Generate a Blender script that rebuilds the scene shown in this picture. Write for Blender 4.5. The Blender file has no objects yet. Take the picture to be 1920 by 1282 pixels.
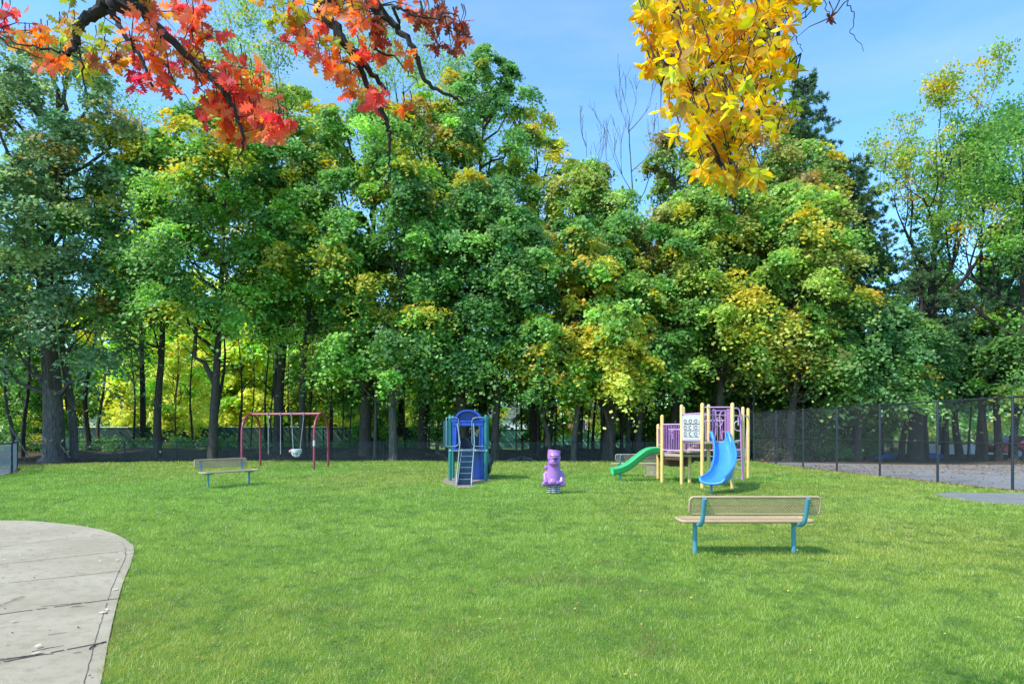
import bpy, bmesh, math, random
import numpy as np
from mathutils import Vector, Matrix

random.seed(7)
SC = bpy.context.scene
COL = SC.collection
F = 1200.0      # focal length in photo pixels
HZ = 806.0      # horizon row
EYE = 1.7

def G(px, py):
    """ground point seen at photo pixel"""
    Y = EYE * F / (py - HZ)
    return ((px - 960) * Y / F, Y)

def W(px, py, Y):
    return Vector(((px - 960) * Y / F, Y, EYE - (py - HZ) * Y / F))

# ------------------------------------------------------------------ materials
MATS = {}
def mat(name, col, rough=0.5, metal=0.0, var=0.12, scale=6.0, bump=0.0, bscale=60.0, coat=0.0, dirt=0.0):
    if name in MATS: return MATS[name]
    m = bpy.data.materials.new(name); m.use_nodes = True
    nt = m.node_tree; b = nt.nodes['Principled BSDF']
    tc = nt.nodes.new('ShaderNodeTexCoord')
    n = nt.nodes.new('ShaderNodeTexNoise'); n.inputs['Scale'].default_value = scale; n.inputs['Detail'].default_value = 6
    nt.links.new(tc.outputs['Object'], n.inputs['Vector'])
    r = nt.nodes.new('ShaderNodeValToRGB')
    r.color_ramp.elements[0].position = 0.3; r.color_ramp.elements[1].position = 0.72
    r.color_ramp.elements[0].color = tuple(c * (1 - var) for c in col) + (1,)
    r.color_ramp.elements[1].color = tuple(min(1, c * (1 + var)) for c in col) + (1,)
    nt.links.new(n.outputs['Fac'], r.inputs['Fac'])
    out = r.outputs['Color']
    if dirt > 0:
        n2 = nt.nodes.new('ShaderNodeTexNoise'); n2.inputs['Scale'].default_value = scale * 3.1; n2.inputs['Detail'].default_value = 8
        nt.links.new(tc.outputs['Object'], n2.inputs['Vector'])
        r2 = nt.nodes.new('ShaderNodeMapRange'); r2.inputs['From Min'].default_value = .5; r2.inputs['From Max'].default_value = .75
        r2.inputs['To Max'].default_value = dirt
        nt.links.new(n2.outputs['Fac'], r2.inputs['Value'])
        mx = nt.nodes.new('ShaderNodeMix'); mx.data_type = 'RGBA'
        mx.inputs['B'].default_value = (.12, .10, .07, 1)
        nt.links.new(r2.outputs['Result'], mx.inputs['Factor']); nt.links.new(out, mx.inputs['A'])
        out = mx.outputs['Result']
    nt.links.new(out, b.inputs['Base Color'])
    b.inputs['Roughness'].default_value = rough; b.inputs['Metallic'].default_value = metal
    b.inputs['Coat Weight'].default_value = coat
    if bump > 0:
        n3 = nt.nodes.new('ShaderNodeTexNoise'); n3.inputs['Scale'].default_value = bscale; n3.inputs['Detail'].default_value = 5
        nt.links.new(tc.outputs['Object'], n3.inputs['Vector'])
        bp = nt.nodes.new('ShaderNodeBump'); bp.inputs['Strength'].default_value = bump; bp.inputs['Distance'].default_value = .02
        nt.links.new(n3.outputs['Fac'], bp.inputs['Height']); nt.links.new(bp.outputs['Normal'], b.inputs['Normal'])
    MATS[name] = m
    return m

def leaf_mat(name, trans=0.4, gloss=0.08, rough=0.45, val=1.35):
    m = bpy.data.materials.new(name); m.use_nodes = True
    nt = m.node_tree; nt.nodes.clear()
    o = nt.nodes.new('ShaderNodeOutputMaterial')
    a = nt.nodes.new('ShaderNodeAttribute'); a.attribute_name = 'Col'
    d = nt.nodes.new('ShaderNodeBsdfDiffuse'); t = nt.nodes.new('ShaderNodeBsdfTranslucent')
    g = nt.nodes.new('ShaderNodeBsdfGlossy'); g.inputs['Roughness'].default_value = rough
    g.inputs['Color'].default_value = (.8, .85, .9, 1)
    hs = nt.nodes.new('ShaderNodeHueSaturation'); hs.inputs['Value'].default_value = val; hs.inputs['Saturation'].default_value = 1.05
    nt.links.new(a.outputs['Color'], d.inputs['Color']); nt.links.new(a.outputs['Color'], hs.inputs['Color'])
    nt.links.new(hs.outputs['Color'], t.inputs['Color'])
    m1 = nt.nodes.new('ShaderNodeMixShader'); m1.inputs[0].default_value = trans
    m2 = nt.nodes.new('ShaderNodeMixShader'); m2.inputs[0].default_value = gloss
    nt.links.new(d.outputs[0], m1.inputs[1]); nt.links.new(t.outputs[0], m1.inputs[2])
    nt.links.new(m1.outputs[0], m2.inputs[1]); nt.links.new(g.outputs[0], m2.inputs[2])
    nt.links.new(m2.outputs[0], o.inputs['Surface'])
    return m

LEAF = leaf_mat('tree_leaves', .45, .03, .55)
GRASS = leaf_mat('grass_blades', .35, .06, .5)
BRIGHT = leaf_mat('autumn_leaves', .55, .03, .5, 1.75)
LITTER = leaf_mat('litter_leaves', .1, .03)

def bark_mat(name, c0, c1, sc=6.0):
    m = bpy.data.materials.new(name); m.use_nodes = True
    nt = m.node_tree; b = nt.nodes['Principled BSDF']; b.inputs['Roughness'].default_value = .9
    tc = nt.nodes.new('ShaderNodeTexCoord'); mp = nt.nodes.new('ShaderNodeMapping')
    mp.inputs['Scale'].default_value = (sc, sc, sc * .18)
    n = nt.nodes.new('ShaderNodeTexNoise'); n.inputs['Scale'].default_value = 2.5; n.inputs['Detail'].default_value = 9; n.inputs['Roughness'].default_value = .65
    nt.links.new(tc.outputs['Object'], mp.inputs['Vector']); nt.links.new(mp.outputs[0], n.inputs['Vector'])
    r = nt.nodes.new('ShaderNodeValToRGB'); r.color_ramp.elements[0].position = .32; r.color_ramp.elements[1].position = .68
    r.color_ramp.elements[0].color = c0 + (1,); r.color_ramp.elements[1].color = c1 + (1,)
    nt.links.new(n.outputs['Fac'], r.inputs['Fac']); nt.links.new(r.outputs[0], b.inputs['Base Color'])
    bp = nt.nodes.new('ShaderNodeBump'); bp.inputs['Strength'].default_value = .9; bp.inputs['Distance'].default_value = .05
    nt.links.new(n.outputs['Fac'], bp.inputs['Height']); nt.links.new(bp.outputs[0], b.inputs['Normal'])
    return m
BARK = bark_mat('bark', (.030, .022, .017), (.115, .088, .068))
BARK_GREY = bark_mat('grey_bark', (.05, .042, .036), (.20, .165, .14))
BARK_DARK = bark_mat('dark_bark', (.018, .013, .011), (.07, .05, .04))

# ------------------------------------------------------------------ mesh builder
class MB:
    def __init__(s): s.v = []; s.f = []; s.mi = []
    def add(s, vs, fs, mi=0):
        o = len(s.v); s.v += [tuple(v) for v in vs]
        for f in fs: s.f.append([i + o for i in f]); s.mi.append(mi)
    def box(s, c, d, rot=None, mi=0):
        x, y, z = d[0] / 2, d[1] / 2, d[2] / 2
        vs = [Vector((a * x, b * y, e * z)) for e in (-1, 1) for b in (-1, 1) for a in (-1, 1)]
        if rot is not None: vs = [rot @ v for v in vs]
        vs = [v + Vector(c) for v in vs]
        s.add(vs, [(0, 2, 3, 1), (4, 5, 7, 6), (0, 1, 5, 4), (2, 6, 7, 3), (0, 4, 6, 2), (1, 3, 7, 5)], mi)
    def beam(s, a, b, w, h, mi=0):
        a, b = Vector(a), Vector(b); d = b - a
        q = d.to_track_quat('X', 'Z').to_matrix()
        s.box((a + b) / 2, (d.length, w, h), q, mi)
    def tube(s, pts, r, n=8, cap=True, dome=False, mi=0, closed=False):
        pts = [Vector(p) for p in pts]
        m = len(pts)
        rs = list(r) if hasattr(r, '__len__') else [r] * m
        if dome:
            d = (pts[-1] - pts[-2]).normalized(); e = pts[-1]; rr = rs[-1]
            for k in (30, 60, 82):
                a = math.radians(k); pts.append(e + d * rr * math.sin(a)); rs.append(rr * math.cos(a))
            m = len(pts)
        tan = []
        for i in range(m):
            if closed: t = pts[(i + 1) % m] - pts[i - 1]
            else: t = pts[min(i + 1, m - 1)] - pts[max(i - 1, 0)]
            if t.length < 1e-9: t = Vector((0, 0, 1))
            tan.append(t.normalized())
        ref = Vector((0, 0, 1)) if abs(tan[0].z) < .9 else Vector((1, 0, 0))
        u = tan[0].cross(ref).normalized(); vs = []
        for i in range(m):
            u = (u - tan[i] * u.dot(tan[i]))
            u = u.normalized() if u.length > 1e-6 else tan[i].orthogonal().normalized()
            w = tan[i].cross(u)
            for k in range(n):
                a = 2 * math.pi * k / n
                vs.append(pts[i] + (u * math.cos(a) + w * math.sin(a)) * rs[i])
        fs = []
        for i in range(m if closed else m - 1):
            j = (i + 1) % m
            for k in range(n):
                l = (k + 1) % n
                fs.append((i * n + k, i * n + l, j * n + l, j * n + k))
        if cap and not closed:
            fs.append(tuple(reversed(range(n)))); fs.append(tuple(range((m - 1) * n, m * n)))
        s.add(vs, fs, mi)
    def ball(s, c, r, n=12, m=8, rot=None, mi=0):
        r = (r, r, r) if not hasattr(r, '__len__') else r
        vs = []; c = Vector(c)
        for j in range(1, m):
            t = math.pi * j / m
            for k in range(n):
                p = 2 * math.pi * k / n
                v = Vector((math.sin(t) * math.cos(p) * r[0], math.sin(t) * math.sin(p) * r[1], math.cos(t) * r[2]))
                vs.append(c + (rot @ v if rot else v))
        top = Vector((0, 0, r[2])); bot = Vector((0, 0, -r[2]))
        vs.append(c + (rot @ top if rot else top)); vs.append(c + (rot @ bot if rot else bot))
        T = len(vs) - 2; B = len(vs) - 1; fs = []
        for k in range(n):
            l = (k + 1) % n
            fs.append((T, k, l)); fs.append((B, (m - 2) * n + l, (m - 2) * n + k))
            for j in range(m - 2): fs.append((j * n + k, (j + 1) * n + k, (j + 1) * n + l, j * n + l))
        s.add(vs, fs, mi)
    def prism(s, poly, y0, y1, mi=0):
        """poly in (x,z) extruded along y"""
        n = len(poly)
        vs = [(p[0], y0, p[1]) for p in poly] + [(p[0], y1, p[1]) for p in poly]
        fs = [tuple(range(n)), tuple(reversed(range(n, 2 * n)))]
        fs += [(i, i + n, (i + 1) % n + n, (i + 1) % n) for i in range(n)]
        s.add(vs, fs, mi)
    def slab(s, poly, z0, z1, mi=0):
        n = len(poly)
        vs = [(p[0], p[1], z0) for p in poly] + [(p[0], p[1], z1) for p in poly]
        fs = [tuple(reversed(range(n))), tuple(range(n, 2 * n))]
        fs += [(i, (i + 1) % n, (i + 1) % n + n, i + n) for i in range(n)]
        s.add(vs, fs, mi)
    def build(s, name, m, parent=None, smooth=False, world=False, bevel=0):
        off = parent.matrix_world_loc if False else (Vector(parent['_o']) if (parent is not None and world) else Vector((0, 0, 0)))
        me = bpy.data.meshes.new(name)
        me.from_pydata([(v[0] - off[0], v[1] - off[1], v[2] - off[2]) for v in s.v], [], s.f)
        ms = m if isinstance(m, (list, tuple)) else [m]
        for k in ms: me.materials.append(k)
        me.polygons.foreach_set('material_index', s.mi)
        if smooth: me.shade_smooth()
        bm = bmesh.new(); bm.from_mesh(me); bmesh.ops.recalc_face_normals(bm, faces=bm.faces); bm.to_mesh(me); bm.free()
        o = bpy.data.objects.new(name, me); COL.objects.link(o)
        if parent is not None:
            o.parent = parent
            if world: o['_o'] = tuple(off)
        if smooth:
            try: me.set_sharp_from_angle(angle=math.radians(50))
            except Exception: pass
        if bevel:
            md = o.modifiers.new('bevel', 'BEVEL'); md.width = bevel; md.segments = 2; md.limit_method = 'ANGLE'
        return o

def npmesh(name, V, n, C, m, parent=None, off=(0, 0, 0)):
    """V: (k*n,3) float array, every n verts make one face; C: per face colours"""
    V = np.asarray(V, dtype=np.float32) - np.array(off, dtype=np.float32)
    nv = len(V); nf = nv // n
    me = bpy.data.meshes.new(name)
    me.vertices.add(nv); me.vertices.foreach_set('co', V.ravel())
    me.loops.add(nv); me.loops.foreach_set('vertex_index', np.arange(nv, dtype=np.int32))
    me.polygons.add(nf); me.polygons.foreach_set('loop_start', np.arange(0, nv, n, dtype=np.int32))
    me.update(calc_edges=True)
    at = me.attributes.new('Col', 'FLOAT_COLOR', 'POINT')
    cc = np.ones((nv, 4), dtype=np.float32); cc[:, :3] = np.repeat(C, n, axis=0)
    at.data.foreach_set('color', cc.ravel())
    me.materials.append(m)
    o = bpy.data.objects.new(name, me); COL.objects.link(o)
    if parent is not None: o.parent = parent
    return o

def tag(o, label=None, cat=None, group=None, kind=None):
    if label: o['label'] = label
    if cat: o['category'] = cat
    if group: o['group'] = group
    if kind: o['kind'] = kind
    return o
def thing(name, label, cat, loc=(0, 0, 0), rotz=0, group=None):
    o = bpy.data.objects.new(name, None); COL.objects.link(o)
    o.location = loc; o.rotation_euler = (0, 0, rotz); o['_o'] = tuple(loc)
    o.empty_display_size = .2
    return tag(o, label, cat, group)
KIDS = {}
def dup(root, loc, rotz=0, label=None, group=None, scale=None, mats=None):
    kids = {}
    for o in COL.objects:
        if o.parent: kids.setdefault(o.parent.name, []).append(o)
    def cp(o, par):
        c = o.copy(); COL.objects.link(c); c.parent = par
        for k in kids.get(o.name, []): cp(k, c)
        return c
    r = cp(root, None); r.location = loc; r.rotation_euler = (0, 0, rotz)
    if scale is not None: r.scale = (scale,) * 3 if not hasattr(scale, '__len__') else scale
    if label: r['label'] = label
    if group: r['group'] = group
    return r

# ------------------------------------------------------------------ noise helpers
def vnoise(x, y, scale, seed):
    rng = np.random.default_rng(seed); g = rng.random((256, 256))
    X = np.asarray(x) / scale + 100; Y = np.asarray(y) / scale + 100
    i = np.floor(X).astype(int); j = np.floor(Y).astype(int); fx = X - i; fy = Y - j
    fx = fx * fx * (3 - 2 * fx); fy = fy * fy * (3 - 2 * fy)
    i %= 255; j %= 255
    return (g[i, j] * (1 - fx) + g[i + 1, j] * fx) * (1 - fy) + (g[i, j + 1] * (1 - fx) + g[i + 1, j + 1] * fx) * fy
def inpoly(x, y, poly):
    r = np.zeros(len(x), bool); n = len(poly)
    for i in range(n):
        x0, y0 = poly[i]; x1, y1 = poly[i - 1]
        if y0 == y1: continue
        c = ((y0 > y) != (y1 > y)) & (x < (x1 - x0) * (y - y0) / (y1 - y0) + x0)
        r ^= c
    return r
def norm(a): return a / np.maximum(np.linalg.norm(a, axis=1, keepdims=True), 1e-9)

def leaf_quads(P, N, size, rng, aspect=.8, D=None):
    """kite-shaped leaf faces at P facing N"""
    k = len(P)
    r = rng.normal(size=(k, 3)) if D is None else D
    U = norm(r - N * (r * N).sum(1, keepdims=True)); Vv = np.cross(N, U)
    s = np.asarray(size).reshape(-1, 1) * np.ones((k, 1))
    w = s * aspect * .5
    out = np.empty((k, 4, 3))
    out[:, 0] = P - U * s * .5
    out[:, 1] = P + Vv * w - N * s * .08
    out[:, 2] = P + U * s * .5 - N * s * .12
    out[:, 3] = P - Vv * w - N * s * .08
    return out.reshape(-1, 3)

# ------------------------------------------------------------------ trees
PAL = {
 'green': [(.070, .150, .022), (.100, .195, .026), (.055, .125, .024), (.13, .225, .026)],
 'deep': [(.064, .140, .030), (.082, .165, .032), (.054, .118, .028), (.10, .18, .03)],
 'haze': [(.098, .155, .060), (.125, .185, .062), (.082, .135, .052), (.17, .21, .06)],  # sun haze at the left, put into paler, bluer leaf colours
 'olive': [(.13, .20, .026), (.10, .175, .026), (.17, .225, .028), (.18, .19, .03)],
 'gold': [(.34, .31, .03), (.26, .29, .03), (.42, .33, .035), (.20, .25, .03)],
 'lime': [(.24, .38, .025), (.30, .40, .025), (.20, .34, .025), (.34, .38, .025)],  # backlit glow behind the trunks, raised into the leaf colour
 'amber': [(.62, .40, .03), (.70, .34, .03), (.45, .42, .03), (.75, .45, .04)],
 'pale': [(.10, .18, .042), (.13, .21, .05), (.085, .155, .038), (.16, .21, .04)],
 'rust': [(.15, .15, .028), (.11, .17, .026), (.19, .135, .03), (.09, .155, .026)],
 'orange': [(.60, .16, .04), (.65, .22, .05), (.5, .12, .04), (.4, .2, .05)],
}
GAIN = 2.6
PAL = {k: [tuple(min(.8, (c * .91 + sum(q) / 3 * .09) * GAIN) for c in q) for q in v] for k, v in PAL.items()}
TIPS = {'yellow': [(.74, .58, .04), (.62, .56, .04), (.80, .52, .04)], 'orange': [(.66, .34, .06), (.70, .42, .06), (.52, .28, .06)]}

def crown_mesh(rng, lobes, per, m, size, pal, tip=None, tipp=.2, flat=.55, spread=.36):
    """lobes: list of (x,y,z,s,outx,outy)"""
    Ps, Ns, Cs, Ss = [], [], [], []
    pal = np.array(PAL[pal])
    for (x, y, z, s, ox, oy) in lobes:
        base = pal[rng.integers(len(pal))] * rng.uniform(.8, 1.2)
        hot = tip is not None and rng.random() < tipp
        o = np.array([ox, oy, .35])
        d = norm(rng.normal(size=(per, 3)) * .9 + o * .9)
        an = rng.uniform(.7, 1.35, 3) * np.array([1, 1, flat])
        c = np.array([x, y, z]) + d * s * an * (rng.uniform(.25, 1.0, (per, 1)) ** .6 * rng.choice([.9, 1, 1.2, 1.6], (per, 1)))
        for q in range(per):
            n = d[q] * .5 + np.array([0, 0, .8]) + rng.normal(size=3) * .28; n /= np.linalg.norm(n)
            ax = d[q] + rng.normal(size=3) * .4; ax -= n * (ax @ n); ax /= np.linalg.norm(ax) + 1e-6
            r = rng.normal(size=(m, 3)); r -= n * (r @ n)[:, None]
            r += ax * (r @ ax)[:, None] * .7
            sp = s * spread * rng.uniform(.55, 1.25)
            p = c[q] + r * sp + n * rng.normal(size=(m, 1)) * .06
            t_ = (r @ ax)
            p[:, 2] -= ((r ** 2).sum(1) * .12 + np.maximum(t_, 0) * .22) * sp
            Ps.append(p)
            Ns.append(norm(n + rng.normal(size=(m, 3)) * .42 + np.array([0, -.14, 0])))
            col = base * rng.uniform(.7, 1.3)
            if hot and (d[q][2] > -.1 or rng.random() < .3):
                t = np.array(TIPS[tip][rng.integers(3)]); k = rng.uniform(.35, 1)
                col = col * (1 - k) + t * k
            cc = col * rng.uniform(.78, 1.25, (m, 1)) * (1 + rng.normal(size=(m, 3)) * .06)
            Cs.append(np.clip(cc, .005, .95)); Ss.append(rng.uniform(.6, 1.3, m) * size)
    P = np.concatenate(Ps); N = np.concatenate(Ns); C = np.concatenate(Cs); S = np.concatenate(Ss)
    return leaf_quads(P, N, S, rng), C

def trunk_path(rng, H, r, lean=(0, 0), wob=.25, n=9):
    pts, rs = [], []
    ph = rng.uniform(0, 6.3, 2); fr = rng.uniform(.6, 1.3, 2)
    for i in range(n + 1):
        t = i / n
        w = wob * min(1, t * 3)
        pts.append(Vector((lean[0] * t * H + w * (math.sin(ph[0] + t * 6 * fr[0]) - math.sin(ph[0])), lean[1] * t * H + w * (math.sin(ph[1] + t * 6 * fr[1]) - math.sin(ph[1])), t * H - .05)))
        rs.append(max(.012, r * (1 - .93 * t)))
    pts.insert(1, pts[0].lerp(pts[1], .12)); rs.insert(1, r * 1.05)
    pts.insert(2, pts[0].lerp(pts[2], .4)); rs.insert(2, r * .97)
    rs[0] = r * 1.5
    return pts, rs
def along(pts, z):
    for i in range(len(pts) - 1):
        if pts[i + 1].z >= z >= pts[i].z:
            t = (z - pts[i].z) / max(1e-6, pts[i + 1].z - pts[i].z); return pts[i].lerp(pts[i + 1], t)
    return pts[-1].copy()

def limb(mb, rng, a, b, r, n=5):
    a, b = Vector(a), Vector(b); k = 4; pts = []; rs = []
    L = (b - a).length
    for i in range(k + 1):
        t = i / k
        p = a.lerp(b, t); p.z += -L * .10 * math.sin(math.pi * t) * (1 if rng.random() < .8 else -1)
        if 0 < i < k: p += Vector(rng.normal(size=3) * L * .035)
        pts.append(p); rs.append(r * (1 - .8 * t) + .008)
    mb.tube(pts, rs, n=n, cap=False)
    return pts

def envelope(rng, H, zb, R, n, shape='oval'):
    L = []
    for i in range(n):
        t = ((i + rng.random()) / n) ** .95
        if shape == 'oval':
            rr = R * math.sqrt(max(0.02, 1 - ((t - .40) / .62) ** 2)) if t > .40 else R * (.72 + .28 * t / .40)
        elif shape == 'cone': rr = R * (1 - .85 * t)
        else: rr = R * (.55 + .45 * math.sin(math.pi * min(1, t * 1.1)))
        a = rng.uniform(0, 2 * math.pi) if rng.random() < .45 else rng.uniform(-math.pi, 0)   # more lobes on the open, lawn side
        q = rng.uniform(.45, .98)
        L.append((math.cos(a) * rr * q, math.sin(a) * rr * q, zb + t * (H - zb) * .97, rng.uniform(.6, 1.4) * (.42 + R * .115) * (1.05 - .35 * t), math.cos(a), math.sin(a)))
    return L

def make_tree(name, label, cat, px, Y, top, R, zb, pal, tr, seed, tip=None, tipp=.2, lobes=46, per=17, m=32, size=.205,
              lean=(0, 0), group=None, shape='oval', bark=None, fork=None, wob=.25, cx=0, flat=.62, spread=.33, H=None):
    rng = np.random.default_rng(seed)
    x = (px - 960) * Y / F
    H = H or EYE + (HZ - top) * Y / F
    t = thing(name, label, cat, (x, Y, 0), 0, group)
    mb = MB()
    pts, rs = trunk_path(rng, H * .9, tr, lean, wob)
    mb.tube(pts, rs, n=12, cap=False)
    L = envelope(rng, H, zb, R, int(lobes * 1.25), shape)
    L = [(l[0] + cx * min(1, l[2] / H * 2) + lean[0] * l[2], l[1] + lean[1] * l[2]) + l[2:] for l in L]
    if fork:
        a = along(pts, fork[0]); b = a + Vector((fork[1], -.3, fork[2]))
        p = limb(mb, rng, a - Vector((0, 0, .1)), b, tr * .62, 8)
    for l in L:
        if rng.random() < .5:
            z0 = max(zb * .75, l[2] - rng.uniform(1.2, 3.2)); a = along(pts, min(z0, H * .86))
            limb(mb, rng, a, (l[0] * .95, l[1] * .95, l[2] - .1), max(.03, tr * .26))
    mb.build('trunk', bark or BARK, t, smooth=True)
    V, C = crown_mesh(rng, L, per, m, size, pal, tip, tipp, flat, spread)
    npmesh('crown', V, 4, C, LEAF, t)
    return t

def make_pine(name, label, px, Y, top, R, zb, tr, seed, group=None, lean=(0, 0), dens=1.0):
    rng = np.random.default_rng(seed); x = (px - 960) * Y / F; H = EYE + (HZ - top) * Y / F
    t = thing(name, label, 'tree', (x, Y, 0), 0, group)
    mb = MB(); pts, rs = trunk_path(rng, H, tr, lean, .12); mb.tube(pts, rs, n=10, cap=False)
    Ps, Ds, Cs = [], [], []
    z = zb
    while z < H * .99:
        f = (z - zb) / (H - zb); L0 = R * (1 - f) ** .75 + .35
        for k in range(rng.integers(3, 6)):
            a = rng.uniform(0, 2 * math.pi); L = L0 * rng.uniform(.55, 1.15)
            o = along(pts, z); tip = o + Vector((math.cos(a) * L, math.sin(a) * L, L * rng.uniform(-.05, .38)))
            mid = o.lerp(tip, .5) + Vector((0, 0, -.06 * L))
            mb.tube([o, mid, tip], [max(.015, tr * .16), .018, .008], n=4, cap=False)
            nt_ = max(3, int(L * 7.5 * dens))
            for q in range(nt_):
                u = rng.uniform(.25, 1.03); p = np.array(o.lerp(mid, u * 2) if u < .5 else mid.lerp(tip, (u - .5) * 2))
                p = p + rng.normal(size=3) * np.array([.38, .38, .14]) * (L * .22 + .2)
                k_ = 34
                d = norm(rng.normal(size=(k_, 3)) + np.array([math.cos(a), math.sin(a), .7]) * .8)
                Ps.append(p + d * rng.uniform(.04, .16, (k_, 1))); Ds.append(d)
                base = np.array([(.09, .18, .07), (.12, .22, .08), (.07, .15, .065), (.14, .23, .07)][rng.integers(4)])
                Cs.append(base * rng.uniform(.7, 1.35, (k_, 1)))
        z += rng.uniform(.32, .62)
    P = np.concatenate(Ps); D = np.concatenate(Ds); C = np.concatenate(Cs)
    N = norm(np.cross(D, rng.normal(size=D.shape)))
    V = leaf_quads(P, N, rng.uniform(.2, .32, len(P)), rng, aspect=.17, D=D)
    mb.build('trunk', BARK_DARK, t, smooth=True); npmesh('crown', V, 4, C, LEAF, t)
    return t

def grow(mb, rng, a, d, L, r, depth, tips, up=.18, split=(2, 4), ang=.5, minr=.006):
    pts = [a.copy()]; rs = [r]; k = 4; dd = d.normalized()
    for i in range(k):
        dd = (dd + Vector(rng.normal(size=3) * .10) + Vector((0, 0, up * .25))).normalized()
        pts.append(pts[-1] + dd * L / k); rs.append(max(minr, r * (1 - .45 * (i + 1) / k)))
    mb.tube(pts, rs, n=6 if r > .05 else 4, cap=False)
    if depth <= 0: tips.append((pts[-1], dd)); return
    if depth <= 1: tips.append((pts[2], dd)); tips.append((pts[-1], dd))
    for q in range(rng.integers(split[0], split[1] + 1)):
        j = 2 + int(rng.integers(0, k - 1)) if q else k
        j = min(j, k)
        nd = (dd + Vector(rng.normal(size=3) * ang)).normalized(); nd.z += up; nd.normalize()
        grow(mb, rng, pts[j], nd, L * rng.uniform(.55, .82), rs[j] * .72, depth - 1, tips, up, split, ang, minr)

def make_open_tree(name, label, px, Y, top, tr, seed, pal, leaf_n=26, lean=(0, 0), L0=None, tip=None, tipp=.0, depth=3, zfork=.35, size=.17, ang=.5, spread=.32, frac=1.0, bark=None, group=None, up=.22):
    rng = np.random.default_rng(seed); x = (px - 960) * Y / F; H = EYE + (HZ - top) * Y / F
    t = thing(name, label, 'tree', (x, Y, 0), 0, group)
    mb = MB(); pts, rs = trunk_path(rng, H * .92, tr, lean, .25); mb.tube(pts, rs, n=10, cap=False)
    tips = []
    z = H * zfork
    while z < H * .9:
        o = along(pts, z); f = z / H; a = rng.uniform(0, 2 * math.pi)
        grow(mb, rng, o, Vector((math.cos(a), math.sin(a), .75)), (L0 or H * .2) * (1.15 - f * .62), max(.03, tr * (1 - f) * .7), depth, tips, up, (2, 3), ang, .011)
        z += H * rng.uniform(.03, .07)
    mb.build('trunk', bark or BARK_DARK, t, smooth=True)
    if leaf_n:
        Ps, Ns, Cs = [], [], []; pal_ = np.array(PAL[pal])
        for p, d in tips:
            if rng.random() > frac: continue
            base = pal_[rng.integers(len(pal_))] * rng.uniform(.8, 1.2)
            if tip and (p.z / H) > .6 and rng.random() < tipp: base = np.array(TIPS[tip][rng.integers(3)])
            P = np.array(p) + rng.normal(size=(leaf_n, 3)) * np.array([1, 1, .55]) * spread
            Ps.append(P); Ns.append(norm(rng.normal(size=(leaf_n, 3)) * .6 + np.array([0, -.1, .7]))); Cs.append(base * rng.uniform(.7, 1.3, (leaf_n, 1)))
        P = np.concatenate(Ps); N = np.concatenate(Ns); C = np.concatenate(Cs)
        npmesh('crown', leaf_quads(P, N, rng.uniform(.7, 1.3, len(P)) * size, rng), 4, C, LEAF, t)
    return t

# ------------------------------------------------------------------ ground materials
def ground_mat(name, c0, c1, c2, s1, s2, bump=.4, rough=.95, fine=220.0):
    m = bpy.data.materials.new(name); m.use_nodes = True
    nt = m.node_tree; b = nt.nodes['Principled BSDF']; b.inputs['Roughness'].default_value = rough
    b.inputs['Specular IOR Level'].default_value = .2
    tc = nt.nodes.new('ShaderNodeTexCoord')
    n = nt.nodes.new('ShaderNodeTexNoise'); n.inputs['Scale'].default_value = s1; n.inputs['Detail'].default_value = 8
    n2 = nt.nodes.new('ShaderNodeTexNoise'); n2.inputs['Scale'].default_value = s2; n2.inputs['Detail'].default_value = 10; n2.inputs['Roughness'].default_value = .7
    n3 = nt.nodes.new('ShaderNodeTexNoise'); n3.inputs['Scale'].default_value = fine; n3.inputs['Detail'].default_value = 3
    for q in (n, n2, n3): nt.links.new(tc.outputs['Object'], q.inputs['Vector'])
    r = nt.nodes.new('ShaderNodeValToRGB'); r.color_ramp.elements[0].position = .35; r.color_ramp.elements[1].position = .65
    r.color_ramp.elements[0].color = c0 + (1,); r.color_ramp.elements[1].color = c1 + (1,)
    nt.links.new(n.outputs['Fac'], r.inputs['Fac'])
    mr = nt.nodes.new('ShaderNodeMapRange'); mr.inputs['From Min'].default_value = .48; mr.inputs['From Max'].default_value = .72
    nt.links.new(n2.outputs['Fac'], mr.inputs['Value'])
    mx = nt.nodes.new('ShaderNodeMix'); mx.data_type = 'RGBA'; mx.inputs['B'].default_value = c2 + (1,)
    nt.links.new(mr.outputs[0], mx.inputs['Factor']); nt.links.new(r.outputs[0], mx.inputs['A'])
    mr3 = nt.nodes.new('ShaderNodeMapRange'); mr3.inputs['From Min'].default_value = .3; mr3.inputs['From Max'].default_value = .7; mr3.inputs['To Min'].default_value = .66; mr3.inputs['To Max'].default_value = 1.28
    nt.links.new(n3.outputs['Fac'], mr3.inputs['Value'])
    vm = nt.nodes.new('ShaderNodeVectorMath'); vm.operation = 'SCALE'
    nt.links.new(mx.outputs['Result'], vm.inputs[0]); nt.links.new(mr3.outputs[0], vm.inputs['Scale'])
    nt.links.new(vm.outputs[0], b.inputs['Base Color'])
    bp = nt.nodes.new('ShaderNodeBump'); bp.inputs['Strength'].default_value = bump; bp.inputs['Distance'].default_value = .02
    nt.links.new(n3.outputs['Fac'], bp.inputs['Height']); nt.links.new(bp.outputs[0], b.inputs['Normal'])
    return m

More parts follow.
